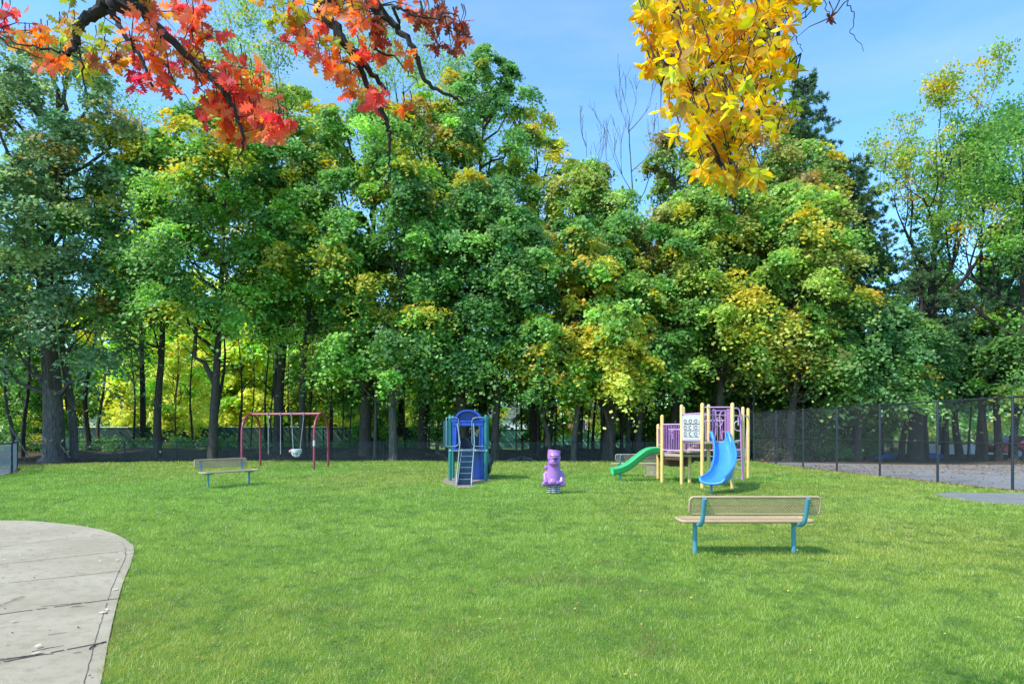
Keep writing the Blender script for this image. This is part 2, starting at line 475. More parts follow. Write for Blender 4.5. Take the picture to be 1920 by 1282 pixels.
M_DIRT = ground_mat('woodland_soil', (.045, .035, .022), (.085, .065, .042), (.15, .10, .06), .8, 4, .8, fine=40)
M_LAWN = ground_mat('lawn_soil', (.10, .20, .022), (.14, .25, .03), (.17, .25, .035), .35, 3.5, .8, fine=60)
M_FAR = ground_mat('neighbour_grass', (.10, .17, .03), (.16, .22, .05), (.22, .20, .09), .2, 2, .3, fine=20)
M_CONC = ground_mat('concrete', (.38, .315, .215), (.47, .395, .28), (.31, .25, .165), .9, 7, .35, fine=160)
M_ASPH = ground_mat('asphalt', (.22, .21, .205), (.29, .28, .275), (.24, .20, .16), .5, 3, .5, fine=120)
M_ASPH2 = ground_mat('grey_path', (.20, .20, .195), (.26, .26, .25), (.22, .20, .16), 1.5, 9, .4, fine=140)
M_MULCH = ground_mat('mulch', (.30, .22, .17), (.42, .33, .26), (.20, .14, .10), 6, 22, .9, fine=70)
M_JOINT = mat('joint', (.10, .08, .06), .95)

def sheet(name, poly, z, m, sub=None):
    me = bpy.data.meshes.new(name)
    me.from_pydata([(p[0], p[1], z) for p in poly], [], [tuple(range(len(poly)))])
    me.materials.append(m)
    bm = bmesh.new(); bm.from_mesh(me)
    bmesh.ops.recalc_face_normals(bm, faces=bm.faces)
    if bm.faces[:] and list(bm.faces)[0].normal.z < 0: bmesh.ops.reverse_faces(bm, faces=bm.faces)
    bm.to_mesh(me); bm.free()
    o = bpy.data.objects.new(name, me); COL.objects.link(o); o['kind'] = 'structure'
    return o

FENCE = [(14.9, 12.4), (14.45, 15.2), (14.0, 17.9), (13.7, 20.6), (13.45, 23.4), (13.25, 26.1), (13.1, 28.8), (13.0, 31.5), (12.95, 34.3)]
LAWN = [(-60, -12), (40, -12), (40, 12), (15.0, 12.2)] + [(x - .12, y) for x, y in FENCE[1:]] + [(12.9, 34.5), (7, 34.7), (2, 34.5), (-3, 34.8), (-8, 35.3), (-13, 35.0), (-18, 34.2), (-21.5, 33.0), (-24, 29.5), (-25, 28.9), (-21.6, 28.2), (-19.5, 25.2), (-17.8, 21.0), (-17.3, 16), (-60, 15)]
sheet('ground', [(-900, -300), (900, -300), (900, 1200), (-900, 1200)], -.03, M_DIRT)
sheet('lawn', LAWN, 0.0, M_LAWN)
sheet('neighbour_lawn', [(-70, 47), (20, 47), (20, 120), (-70, 120)], -.02, M_FAR)
sheet('court', [(13.3, 34), (13.2, 31.5), (13.3, 28.8), (13.45, 26.1), (13.65, 23.4), (13.9, 20.6), (14.2, 17.9), (14.65, 15.2), (15.2, 12.5), (45, 12.5), (45, 31), (20, 31.5), (15.5, 33.2)], -.004, M_ASPH)
sheet('side_court', [(-60, 15.3), (-17.6, 16.2), (-18.1, 21), (-19.8, 25.2), (-21.9, 28), (-25.2, 28.6), (-60, 29)], -.006, M_ASPH2)
GP = [G(*p) for p in [(1752, 926), (1785, 922.5), (1830, 924), (1900, 924), (1960, 926), (2150, 934), (2250, 970), (2010, 955), (1920, 947), (1850, 943), (1800, 937), (1770, 932)]]
sheet('grey_path', GP, .006, M_ASPH2)
MU = [G(*p) for p in [(829, 900), (836, 895), (850, 893), (905, 893), (921, 896), (922, 902), (900, 905), (890, 911), (884, 914), (862, 915), (845, 910), (832, 906)]]
sheet('mulch', MU, .008, M_MULCH)

def worn(name, cx, cy, rx, ry, seed):
    r_ = np.random.default_rng(seed); ph_ = r_.uniform(0, 6.3, 3)
    pl = [(cx + rx * (1 + .16 * math.sin(2 * t + ph_[0]) + .10 * math.sin(5 * t + ph_[1])) * math.cos(t), cy + ry * (1 + .16 * math.sin(3 * t + ph_[2])) * math.sin(t)) for t in [2 * math.pi * k / 40 for k in range(40)]]
    sheet(name, pl, .005, M_DIRT)
worn('worn_ground', 5.25, 16.75, .38, .28, 1)
# concrete path, sawn joints run across it
PE = [(0, 976), (60, 977), (100, 980.5), (150, 986), (190, 993.5), (215, 1001), (236, 1012), (250, 1023), (252, 1032), (246, 1056), (238, 1075), (229, 1098), (220, 1130), (210, 1172), (203, 1206), (196, 1245), (188, 1285), (165, 1420)]
PATH = [G(*p) for p in PE] + [(-2.6, -3), (-30, -3), (-30, 12.1), (-13, 12.02)]
path = sheet('path', PATH, .012, M_CONC)
path.data.materials.append(M_JOINT)
rj = np.random.default_rng(5)
jm = MB()
def groove(a, b, w0=.006, w1=.016, seg=30):
    a, b = Vector(a), Vector(b); d = (b - a); n = Vector((-d.y, d.x)).normalized(); pts = []
    for i in range(seg + 1):
        p = a.lerp(b, i / seg) + n * rj.normal() * .0018; w = rj.uniform(w0, w1) / 2
        pts.append((p, w))
    for i in range(seg):
        p, w = pts[i]; q, w2 = pts[i + 1]
        if rj.random() < .05: continue
        jm.add([(p.x - n.x * w, p.y - n.y * w, .016), (p.x + n.x * w, p.y + n.y * w, .016), (q.x + n.x * w2, q.y + n.y * w2, .016), (q.x - n.x * w2, q.y - n.y * w2, .016)], [(0, 1, 2, 3)])
for (a, b, s) in [((-90, 1037), (197, 1003), 1), ((-90, 1070), (250, 1032), 1), ((-90, 1106), (229, 1072), 1), ((-90, 1166), (220, 1124), 1.4), ((-90, 1262), (200, 1206), 2.0), ((-60, 1245), (100, 1228), 1.0)]:
    groove(G(*a), G(*b), .010 * s, .014 * s, 46)
ed = [G(*p) for p in [(228, 1017), (236, 1030), (235, 1047), (211, 1100), (197, 1143), (184, 1185), (171, 1233), (157, 1285)]]
for i in range(len(ed) - 1): groove(ed[i], ed[i + 1], .003, .006, 9)
j = jm.build('path_joints', M_JOINT); j['kind'] = 'structure'

# woodland bank behind the low fence
def bank():
    nx, ny = 120, 22; vs = []
    for jy in range(ny):
        for ix in range(nx):
            x = -42 + ix * 62 / (nx - 1); y = 35.5 + jy * 11.5 / (ny - 1)
            f = math.sin(math.pi * jy / (ny - 1)) ** .6
            h = (.30 + .35 * vnoise(np.array([x]), np.array([y]), 1.6, 3)[0] + .12 * vnoise(np.array([x]), np.array([y]), .5, 4)[0]) * f - .06
            if x > 8: h *= max(0, 1 - (x - 8) / 8)
            vs.append((x, y, h - .02))
    fs = [(jy * nx + ix, jy * nx + ix + 1, (jy + 1) * nx + ix + 1, (jy + 1) * nx + ix) for jy in range(ny - 1) for ix in range(nx - 1)]
    m = MB(); m.add(vs, fs); o = m.build('dirt_bank', M_DIRT, smooth=True); o['kind'] = 'structure'
bank()

# ------------------------------------------------------------------ paints
P_YEL = mat('cream_yellow_post', (.86, .58, .19), .38, var=.07, dirt=.10)
P_PUR = mat('purple_paint', (.50, .22, .52), .38, var=.08, dirt=.08)
P_PINK = mat('pink_rail', (.66, .38, .60), .4, var=.06, dirt=.08)
P_BLUE = mat('sky_blue_plastic', (.055, .27, .72), .33, var=.05, dirt=.04)
P_GREEN = mat('green_plastic', (.07, .50, .17), .33, var=.06, dirt=.05)
P_RED = mat('crimson_post', (.34, .045, .085), .35, var=.1, dirt=.15)
P_TEAL = mat('teal_steel', (.10, .31, .40), .35, var=.1, dirt=.15)
P_TGRN = mat('green_steel_post', (.018, .19, .165), .38, var=.08, dirt=.08)
P_DGRN = mat('dark_green_panel', (.018, .09, .10), .45, var=.08)
P_RBLUE = mat('royal_blue_plastic', (.022, .085, .46), .32, var=.08, dirt=.06)
P_NAVY = mat('navy_plastic', (.006, .030, .070), .4, var=.15)
P_GREY = mat('galvanised_rail', (.22, .29, .34), .4, .3, var=.08)
P_TAN = mat('tan_coating', (.52, .36, .21), .55, var=.08, dirt=.12)
P_TANF = mat('faded_tan_coating', (.46, .36, .28), .6, var=.10, dirt=.2)
P_BROWN = mat('brown_panel', (.10, .045, .025), .6, var=.2)
P_WHITE = mat('white_panel', (.62, .61, .60), .4, var=.04, dirt=.06)
P_BLACK = mat('black_rubber', (.02, .02, .022), .5)
P_LILAC = mat('lilac_fibreglass', (.42, .17, .50), .32, var=.10, dirt=.10)
P_CHAIN = mat('chain', (.50, .50, .50), .4, .6)
P_FENCE = mat('black_fence_steel', (.030, .036, .045), .45, .3, var=.15)
P_FWIRE = mat('fence_wire', (.20, .21, .22), .5, .3)
P_FGAL = mat('grey_fence_wire', (.42, .44, .46), .5, .4)
P_ORNG = mat('orange_knob', (.75, .33, .04), .4)

# ------------------------------------------------------------------ bench
def arc(c, r, a0, a1, ax1, ax2, n=8):
    c = Vector(c); u = Vector(ax1); v = Vector(ax2)
    return [c + u * r * math.cos(math.radians(a0 + (a1 - a0) * i / n)) + v * r * math.sin(math.radians(a0 + (a1 - a0) * i / n)) for i in range(n + 1)]

def rrect(w, h, r, n=5):
    pts = []
    for (cx, cy, a) in ((w / 2 - r, h / 2 - r, 0), (-w / 2 + r, h / 2 - r, 90), (-w / 2 + r, -h / 2 + r, 180), (w / 2 - r, -h / 2 + r, 270)):
        for i in range(n + 1):
            t = math.radians(a + 90 * i / n); pts.append((cx + r * math.cos(t), cy + r * math.sin(t)))
    return pts

def lattice(w, h, r, pitch, wd, fn, th):
    """expanded-steel diamonds: two families of strips, clipped to the rounded rectangle"""
    m = MB(); sl = 1.0
    for s in (1, -1):
        k = -w / 2 - h
        while k < w / 2 + h:
            a = [k, -h / 2]; b = [k + h / sl * .9, h / 2]
            pa, pb = a[:], b[:]
            # clip to x range
            def cl(p, q, X):
                t = (X - p[0]) / (q[0] - p[0]); return [X, p[1] + t * (q[1] - p[1])]
            ok = not (pb[0] < -w / 2 or pa[0] > w / 2)
            if ok:
                if pa[0] < -w / 2: pa = cl(a, b, -w / 2)
                if pb[0] > w / 2: pb = cl(a, b, w / 2)
                if s < 0: pa[0], pb[0] = -pa[0], -pb[0]
                m.beam(fn(*pa), fn(*pb), wd, th)
            k += pitch
    return m

def make_bench(name, label, loc, rotz, tan):
    t = thing(name, label, 'bench', loc, rotz, 'park benches around the playground')
    # local frame: sitter looks along +y; backrest near y=-.36, post near y=0
    c, s = math.cos(math.radians(12)), math.sin(math.radians(12))
    fb = lambda u, v: Vector((u, -.385 - v * s, .70 + v * c))
    ba = MB(); w, h = 1.73, .235
    ba.tube([fb(p[0], p[1]) for p in rrect(w, h, .05)], .017, n=8, closed=True)
    ba.tube([fb(-w / 2 + .02, 0), fb(w / 2 - .02, 0)], .009, n=6)
    back = ba.build('backrest', tan, t, smooth=True)
    lattice(w - .02, h - .015, .05, .040, .022, fb, .005).build('mesh_panel', tan, back)
    fs = lambda u, v: Vector((u, .04 + v, .455))
    se = MB(); w2, h2 = 1.80, .40
    se.tube([fs(p[0], p[1]) for p in rrect(w2, h2, .07)], .022, n=8, closed=True)
    for v in (-.1, .1): se.tube([fs(-w2 / 2 + .02, v), fs(w2 / 2 - .02, v)], .010, n=6)
    sm = se.build('seat', tan, t, smooth=True)
    lattice(w2 - .03, h2 - .03, .05, .040, .022, fs, .005).build('mesh_panel', tan, sm)
    for x in (-.683, .683):
        l = MB(); l.tube([(x, 0, -.05), (x, 0, .43)], .031, n=14)
        l.tube([(x, .20, .425), (x, -.16, .415)] + arc((x, -.20, .53), .115, -90, -168, (0, 1, 0), (0, 0, 1), 7)[0:0] +
               [(x, -.24, .425), (x, -.305, .455), (x, -.345, .505), (x, -.362, .56), (x, -.435, .80)], .031, n=14)
        l.tube([(x, 0, -.01), (x, 0, .05)], .0335, n=14)
        l.build('leg', P_TEAL, t, smooth=True)
    return t
bench = make_bench('park_bench', 'tan perforated bench with teal posts seen from behind, nearest on the lawn', (3.22, 8.87, 0), 0, P_TAN)
b2 = dup(bench, (-8.55, 19.35, 0), math.radians(-122), 'tan bench turned sideways on the lawn in front of the red swing set')
b3 = dup(bench, (4.62, 23.7, 0), math.radians(2), 'brownish bench at the lawn edge behind the green slide')
b4 = dup(bench, (10.3, 30.5, 0), math.radians(4), 'pale bench far behind the yellow posts of the climbing frame')
b3['_o'] = (4.62, 23.7, 0)
for b in (b3, b4):
    for o in [k for k in COL.objects if k.parent and (k.parent == b or k.parent.parent == b)]:
        if o.type == 'MESH' and not o.name.startswith('leg'):
            o.data = o.data.copy(); o.data.materials[0] = P_TANF if b is b3 else P_GREY

# ------------------------------------------------------------------ swing set
sw = thing('swing_set', 'crimson arched steel swing frame standing at the back left of the lawn', 'swing set', (-10.1, 28.7, 0))
A, B = Vector((-11.85, 29.1, 0)), Vector((-8.4, 28.2, 0)); HT = 2.42
for i, c in enumerate((A, B)):
    m = MB(); y0, y1 = c.y - 1.05, c.y + 1.05
    pts = [(c.x, y0, -.05), (c.x, y0 + .03, HT - .75)]
    for k in range(1, 10):
        a = math.pi - math.pi * k / 10
        pts.append((c.x, c.y + math.cos(a) * 1.0, HT - .75 + .75 * math.sin(a)))
    pts += [(c.x, y1 - .03, HT - .75), (c.x, y1, -.05)]
    m.tube(pts, .048, n=14)
    ob = m.build('arch_leg', P_RED, sw, smooth=True, world=True)
    if i == 1:
        q = MB(); q.tube([(c.x - .0, y0 + .013, 1.02), (c.x, y0 + .018, 1.26)], .0495, n=14); q.build('sticker', P_WHITE, ob, world=True)
m = MB(); m.tube([A + Vector((-.02, 0, HT)), B + Vector((.02, 0, HT))], .046, n=14)
bar = m.build('top_bar', mat('faded_crimson', (.52, .12, .16), .4, dirt=.1), sw, smooth=True, world=True)
def barp(px):
    # point on the bar at photo column px
    k = (px - 960) / F; d = B - A; t = (k * A.y - A.x) / (d.x - k * d.y); return A + d * t
for px in (503, 526, 546.5, 569.5):
    hg = MB(); p = barp(px); hg.tube([p + Vector((0, 0, HT - .10)), p + Vector((0, 0, HT - .02))], .03, n=8); hg.box(p + Vector((0, 0, HT)), (.05, .15, .15))
    hg.build('hanger', P_GREY, bar, world=True)
def chain(m, a, b):
    a, b = Vector(a), Vector(b); n = int((b - a).length / .045)
    d = (b - a).normalized(); s = d.orthogonal().normalized(); u = d.cross(s)
    for i in range(n):
        p = a.lerp(b, (i + .5) / n); v = s if i % 2 else u
        m.tube([p - d * .028 - v * .002, p - d * .02 - v * .013, p + d * .02 - v * .013, p + d * .028, p + d * .02 + v * .013, p - d * .02 + v * .013], .0065, n=4, closed=True)
p1, p2 = barp(503), barp(526)
s1 = thing('belt_swing', 'black belt swing hanging on two chains, left on the red frame', 'swing', ((p1 + p2) / 2)[:])
m = MB(); dd = (p2 - p1).normalized()
e1, e2 = p1 + Vector((0, 0, .62)), p2 + Vector((0, 0, .62))
chain(m, p1 + Vector((0, 0, HT - .1)), e1); m.build('chain', P_CHAIN, s1, world=True)
m = MB(); chain(m, p2 + Vector((0, 0, HT - .1)), e2); m.build('chain', P_CHAIN, s1, world=True)
m = MB(); nseg = 12
for i in range(nseg):
    a0, a1 = i / nseg, (i + 1) / nseg
    f = lambda t: e1.lerp(e2, t) + Vector((0, 0, -.20 * math.sin(math.pi * t) ** .8))
    q0, q1 = f(a0), f(a1); y = Vector((0, .075, 0)); h = Vector((0, 0, .012))
    m.add([q0 - y, q0 + y, q1 + y, q1 - y, q0 - y - h, q0 + y - h, q1 + y - h, q1 - y - h], [(0, 1, 2, 3), (7, 6, 5, 4), (0, 3, 7, 4), (1, 5, 6, 2)])
m.build('belt', P_BLACK, s1, world=True, smooth=True)
p1, p2 = barp(546.5), barp(569.5)
s2 = thing('bucket_swing', 'white toddler bucket swing with pink side on two chains', 'swing', ((p1 + p2) / 2)[:])
cx_ = barp(556) ; e1, e2 = cx_ + Vector((-.15, 0, .83)), cx_ + Vector((.15, 0, .83))
m = MB(); chain(m, p1 + Vector((0, 0, HT - .1)), e1); m.build('chain', P_CHAIN, s2, world=True)
m = MB(); chain(m, p2 + Vector((0, 0, HT - .1)), e2); m.build('chain', P_CHAIN, s2, world=True)
m = MB()
c0 = cx_ + Vector((0, 0, .70))
for k, (zz, rr) in enumerate(((.12, .21), (.06, .205), (0, .19))): 
    m.tube([c0 + Vector((math.cos(a) * rr, math.sin(a) * rr * .85, zz)) for a in [2 * math.pi * i / 20 for i in range(20)]], .032, n=8, closed=True)
for sgn in (-1, 1):
    m.tube([c0 + Vector((sgn * .19, -.05, .02)), c0 + Vector((sgn * .13, -.10, -.1)), c0 + Vector((0, -.04, -.17))], [.04, .045, .05], n=8)
m.tube([c0 + Vector((0, -.18, .05)), c0 + Vector((0, -.08, -.15))], [.045, .05], n=8)
m.ball(c0 + Vector((0, .03, -.15)), (.15, .13, .05))
bk = m.build('bucket', P_WHITE, s2, world=True, smooth=True)
m = MB(); m.ball(c0 + Vector((-.25, 0, .05)), (.09, .12, .08)); m.build('side_pad', mat('pink_plastic', (.65, .25, .30), .4), s2, world=True, smooth=True)

# ------------------------------------------------------------------ slides
def channel(m, path, width, wall, th=.03, nseg=10, flare=0.0, wl=None, wr=None):
    """open chute swept along a path with rolled rims"""
    path = [Vector(p) for p in path]; n = len(path); rings = []
    for i, p in enumerate(path):
        t = (path[min(i + 1, n - 1)] - path[max(i - 1, 0)]).normalized()
        s = t.cross(Vector((0, 0, 1))).normalized(); u = s.cross(t).normalized()
        w = (width[i] if hasattr(width, '__len__') else width) / 2
        hl = (wl[i] if wl else wall); hr = (wr[i] if wr else wall)
        pr = []
        def side(h, sg):
            return [(sg * (w + .035), h - .035), (sg * (w + .035), h), (sg * (w + .015), h + .016), (sg * (w - .008), h + .008), (sg * (w - .012), h - .02), (sg * (w - .03), .10 + (h - .1) * .4), (sg * (w - .07), .045), (sg * (w - .15), .006)]
        L = side(hl, -1); R = side(hr, 1)
        inner = L + [(0, 0)] + R[::-1]
        outer = [(w + .0, hr - .04), (w - .01, hr * .4), (w - .045, .0), (w - .14, -th), (0, -th - .003), (-w + .14, -th), (-w + .045, .0), (-w + .01, hl * .4), (-w, hl - .04)]
        rings.append([p + s * a + u * b for a, b in inner + outer])
    k = len(rings[0]); vs = [v for r in rings for v in r]; fs = []
    for i in range(n - 1):
        for j in range(k):
            l = (j + 1) % k
            fs.append((i * k + j, i * k + l, (i + 1) * k + l, (i + 1) * k + j))
    fs.append(tuple(range(k))); fs.append(tuple(range((n - 1) * k, n * k)))
    m.add(vs, fs)

def spline(pts, n=6):
    P = [Vector(p) for p in pts]; P = [P[0] * 2 - P[1]] + P + [P[-1] * 2 - P[-2]]; out = []
    for i in range(1, len(P) - 2):
        for k in range(n):
            t = k / n; a, b, c, d = P[i - 1], P[i], P[i + 1], P[i + 2]
            out.append(.5 * ((2 * b) + (c - a) * t + (2 * a - 5 * b + 4 * c - d) * t * t + (3 * b - a - 3 * c + d) * t ** 3))
    out.append(P[-2]); return out
def lerps(vals, n):
    return list(np.interp(np.linspace(0, len(vals) - 1, n), range(len(vals)), vals))

# ------------------------------------------------------------------ climbing frame with two slides
ps = thing('climbing_frame', 'multi level play structure of cream yellow posts with purple rails and two slides', 'play structure', (6.2, 20.2, 0))
post_xy = {}
for nm, x, y, h in [('A', 5.09, 22.3, 1.92), ('B', 4.83, 20.6, 2.20), ('C', 5.26, 19.85, 2.50), ('C2', 5.84, 21.8, 2.50), ('D', 5.66, 20.4, .94), ('E', 5.53, 18.6, 2.50), ('F', 6.05, 19.7, 2.50), ('G', 6.37, 18.5, 2.50), ('H', 7.83, 21.7, 2.50), ('I', 8.30, 22.5, 2.48)]:
    m = MB(); m.tube([(x, y, -.05), (x, y, h - .06)], .054, n=16, dome=True)
    m.build('post', P_YEL, ps, smooth=True, world=True); post_xy[nm] = (x, y)
# decks
m = MB()
m.slab([(5.53, 18.58), (6.37, 18.48), (7.0, 19.7), (6.05, 19.75), (5.3, 19.85)], 1.30, 1.36)
m.slab([(5.32, 19.9), (6.02, 19.78), (6.3, 21.0), (5.84, 21.8), (5.15, 21.3)], .985, 1.04)
dk = m.build('upper_deck', P_TANF, ps, world=True, bevel=.01)
m = MB()
m.slab([(4.88, 20.62), (5.26, 19.93), (6.1, 20.0), (6.35, 21.0), (5.86, 21.82), (5.12, 22.28)], .86, .945)
m.build('lower_deck', P_TANF, ps, world=True, bevel=.01)
m = MB()
for z, x0, x1, y in ((1.16, 5.36, 6.0, 19.35), (1.23, 5.42, 6.0, 19.15)):
    m.box(((x0 + x1) / 2, y, z), (x1 - x0, .2, .035))
m.build('step', P_TAN, ps, world=True)
m = MB(); m.prism([(4.95, .86), (6.05, .86), (5.75, .52), (5.12, .52)], 20.75, 21.9); m.build('deck_skirt', P_BROWN, ps, world=True)
m = MB(); m.beam((4.9, 20.5, .80), (5.3, 19.92, .80), .02, .08); m.build('deck_edge', P_BROWN, ps, world=True)

def barrier(name, a, b, z0, z1, n, m_rail=P_PINK, m_bar=P_PUR, r=.011, gap=.06, clown=False):
    a, b = Vector(a), Vector(b); d = (b - a).normalized()
    a2, b2 = a + d * gap, b - d * gap
    m = MB()
    for z in (z0, z1): m.tube([a + Vector((0, 0, z)), b + Vector((0, 0, z))], .021, n=8)
    for i in range(n + 1):
        p = a2.lerp(b2, i / n); m.tube([p + Vector((0, 0, z0)), p + Vector((0, 0, z1))], r, n=6, mi=1)
    ob = m.build(name, [m_rail, m_bar], ps, smooth=True, world=True)
    if clown:
        m = MB(); c = a2.lerp(b2, .5)
        m.ball(c + Vector((0, -.02, z0 + .60)), (.035, .02, .04)); m.tube([c + Vector((-.05, -.02, z0 + .66)), c + Vector((.05, -.02, z0 + .46))], .014, n=6)
        m.tube([c + Vector((.05, -.02, z0 + .66)), c + Vector((-.04, -.02, z0 + .50))], .014, n=6); m.tube([c + Vector((0, -.02, z0 + .52)), c + Vector((.03, -.02, z0 + .36))], .016, n=6)
        m.build('clown_figure', m_bar, ob, smooth=True, world=True)
    return ob
barrier('barrier', (4.83, 20.6, 0), (5.26, 19.85, 0), 1.06, 1.88, 10, clown=True)
barrier('barrier', (4.83, 20.6, 0), (5.09, 22.3, 0), 1.2, 1.75, 3)
barrier('barrier', (5.30, 21.75, 0), (6.25, 21.2, 0), .97, 1.72, 16)
barrier('barrier', (5.84, 21.3, 0), (6.7, 20.2, 0), 1.05, 2.0, 14)
# noughts and crosses panel between C and E
a, b = Vector((5.26, 19.85, 0)), Vector((5.53, 18.6, 0)); d = (b - a).normalized()
R3 = Matrix((d, Vector((-d.y, d.x, 0)), Vector((0, 0, 1)))).transposed()
nrm = Vector((-d.y, d.x, 0)); nrm = nrm if nrm.dot(Vector((-1, -1, 0))) > 0 else -nrm
L = (b - a).length
def onp(u, z, o=0): return a + d * (u * L) + nrm * o + Vector((0, 0, z))
m = MB(); m.tube([onp(.04, 2.19), onp(.96, 2.19), onp(.96, 1.38), onp(.04, 1.38)], .022, n=8, closed=True)
fr = m.build('game_panel', P_PINK, ps, smooth=True, world=True)
m = MB(); m.box(onp(.5, 2.06), (L * .86, .02, .17), R3)
m.box(onp(.5, 1.49), (L * .86, .02, .16), R3)
for u in (.085, .915): m.box(onp(u, 1.78), (L * .05, .018, .56), R3)
m.build('board', P_WHITE, fr, world=True)
m = MB()
for z in (1.585, 1.775, 1.965): m.tube([onp(.08, z - .0, 0), onp(.92, z, 0)], .008, n=6)
m.build('spindle', P_BLACK, fr, world=True)
for i in range(3):
    for k in range(3):
        uc = .24 + k * .26; zc = 1.585 + i * .19 - .0
        m = MB(); m.box(onp(uc, zc, .01), (L * .225, .05, .165), R3)
        tl = m.build('tile', P_WHITE, fr, world=True, bevel=.012)
        m = MB()
        if k != 1 or i == 2:
            pts = [onp(uc, zc, .038) + d * .062 * 1.25 * math.cos(t) + Vector((0, 0, .052 * math.sin(t))) for t in [2 * math.pi * q / 16 for q in range(16)]]
            m.tube(pts, .010, n=5, closed=True)
        else:
            pts = [onp(uc, zc, .038) + d * .062 * 1.25 * math.cos(t) + Vector((0, 0, .052 * math.sin(t))) for t in [math.radians(60) + math.radians(240) * q / 12 for q in range(13)]]
            m.tube(pts, .010, n=5)
        m.build('ring_mark', P_BLACK, tl, world=True)
# cross rails of the top deck
m = MB()
m.tube([(5.53, 18.6, 2.36), (6.37, 18.5, 2.36)], .018, n=8); m.tube([(5.53, 18.6, 2.36), (6.05, 19.7, 2.40)], .014, n=8)
m.tube([(5.26, 19.85, 2.15), (6.05, 19.7, 2.17), (6.9, 20.6, 2.17), (8.30, 22.5, 2.19)], .024, n=8)
m.tube([(5.45, 19.0, 1.95), (6.0, 19.6, 1.95)], .014, n=6); m.tube([(5.5, 19.0, 2.1), (6.0, 19.6, 2.25)], .012, n=6)
m.build('cross_rail', P_PINK, ps, smooth=True, world=True)
def bk(px, py, Y=19.8): return W(px, py, Y)
m = MB()
m.box(bk(1368, 794), (.15, .025, .92)); 
for px, y0, y1 in ((1337.5, 766, 800), (1340.5, 767, 805), (1359.5, 768, 810), (1363, 768, 810)): m.tube([bk(px, y0), bk(px, y1)], .014, n=8)
m.box(bk(1336, 795), (.05, .02, .90)); m.tube([bk(1334, 770), bk(1364, 770)], .02, n=8)
m.tube([bk(1322, 778), bk(1324, 824)], .02, n=6); m.tube([bk(1327, 778), bk(1329, 824)], .02, n=6)
m.build('back_panel', P_PUR, ps, smooth=True, world=True)
m = MB()
jp = [bk(1340, 768), bk(1342, 772), bk(1342.5, 800), bk(1342, 815), bk(1339.5, 818.5), bk(1336.5, 816)]
m.tube(spline(jp, 4), .015, n=8)
m.tube(spline([bk(1354, 771), bk(1350.5, 775), bk(1349.5, 785), bk(1351, 800), bk(1353, 823)], 4), .015, n=8)
m.tube([bk(1348.5, 790.5) + Vector((math.cos(t) * .095, 0, math.sin(t) * .13)) for t in [2 * math.pi * q / 20 for q in range(20)]], .013, n=6, closed=True)
m.tube([bk(1352, 809), bk(1362, 809)], .014, n=6); m.tube([bk(1360, 771), bk(1360, 822)], .015, n=8)
m.build('curly_rail', P_PINK, ps, smooth=True, world=True)
# loop climber between G and H
Yc = 21.6
m = MB()
m.tube([W(1388.5, 782, Yc), W(1389.5, 830, Yc), W(1392.5, 905, Yc)], .030, n=10)
m.tube(spline([W(1376, 766, Yc), W(1382, 765, Yc), W(1386.5, 770, Yc), W(1388.5, 784, Yc)], 5), .024, n=8)
cl = m.build('loop_climber', P_PUR, ps, smooth=True, world=True)
m = MB()
m = MB(); m.tube([W(1384.5, 781, Yc), W(1384.5, 797, Yc)], .022, n=8); m.build('loop_rung', P_PINK, cl, smooth=True, world=True)
m = MB(); m.tube([W(1379, 897, Yc), W(1392, 897.5, Yc)], .014, n=6); m.build('loop_rung', P_PINK, cl, smooth=True, world=True)
for y0, y1, xl in ((789, 807.5, 1377), (825.5, 843.5, 1376.5), (861, 878, 1379), (0, 0, 0)):
    if not y0: continue
    m = MB(); m.tube(spline([W(1389, y0, Yc), W(xl + 6, y0 + .3, Yc), W(xl + 1, y0 + 3, Yc), W(xl, (y0 + y1) / 2, Yc), W(xl + 1, y1 - 3, Yc), W(xl + 6, y1 - .3, Yc), W(1390, y1, Yc)], 4), .018, n=8); m.build('loop_rung', P_PINK, cl, smooth=True, world=True)
m = MB()
m.tube([W(1400.5, 799, 22.5), W(1399, 818, 22.5), W(1398, 868, 22.5)], .012, n=6)
m.build('loop_rung', P_PINK, cl, smooth=True, world=True)
# small low step beside the deck
m = MB()
fq = lambda u, v: W(1222, 880.5, 22.9) + Vector((u, v * .25, v))
m.tube([fq(p[0], p[1]) for p in rrect(.46, .34, .06)], .02, n=8, closed=True)
st = m.build('access_step', mat('brown_coating', (.32, .17, .13), .6), ps, smooth=True, world=True)
m = lattice(.44, .32, .05, .035, .010, fq, .006); m.build('mesh_panel', P_TANF, st, world=True)
m = MB(); m.beam(W(1209, 890.5, 22.9), W(1233, 890.5, 22.9), .16, .05); 
for px in (1215, 1230): m.tube([W(px, 890, 22.9), Vector((W(px, 890, 22.9).x, 22.9, -.03))], .03, n=8)
m.build('step_base', P_TANF, st, world=True)
# green slide
m = MB()
gp = spline([(5.02, 21.45, .92), (4.62, 21.42, .90), (4.33, 21.40, .72), (4.05, 21.38, .50), (3.82, 21.36, .36), (3.6, 21.35, .27), (3.35, 21.33, .22)], 5)
channel(m, gp, lerps([.42, .42, .42, .42, .43, .44, .44], len(gp)), .20)
gs = m.build('green_slide', P_GREEN, ps, smooth=True, world=True)
m = MB(); m.tube([(3.62, 21.3, -.03), (3.60, 21.3, .25)], .035, n=10); m.build('slide_foot', P_TEAL, gs, smooth=True, world=True)
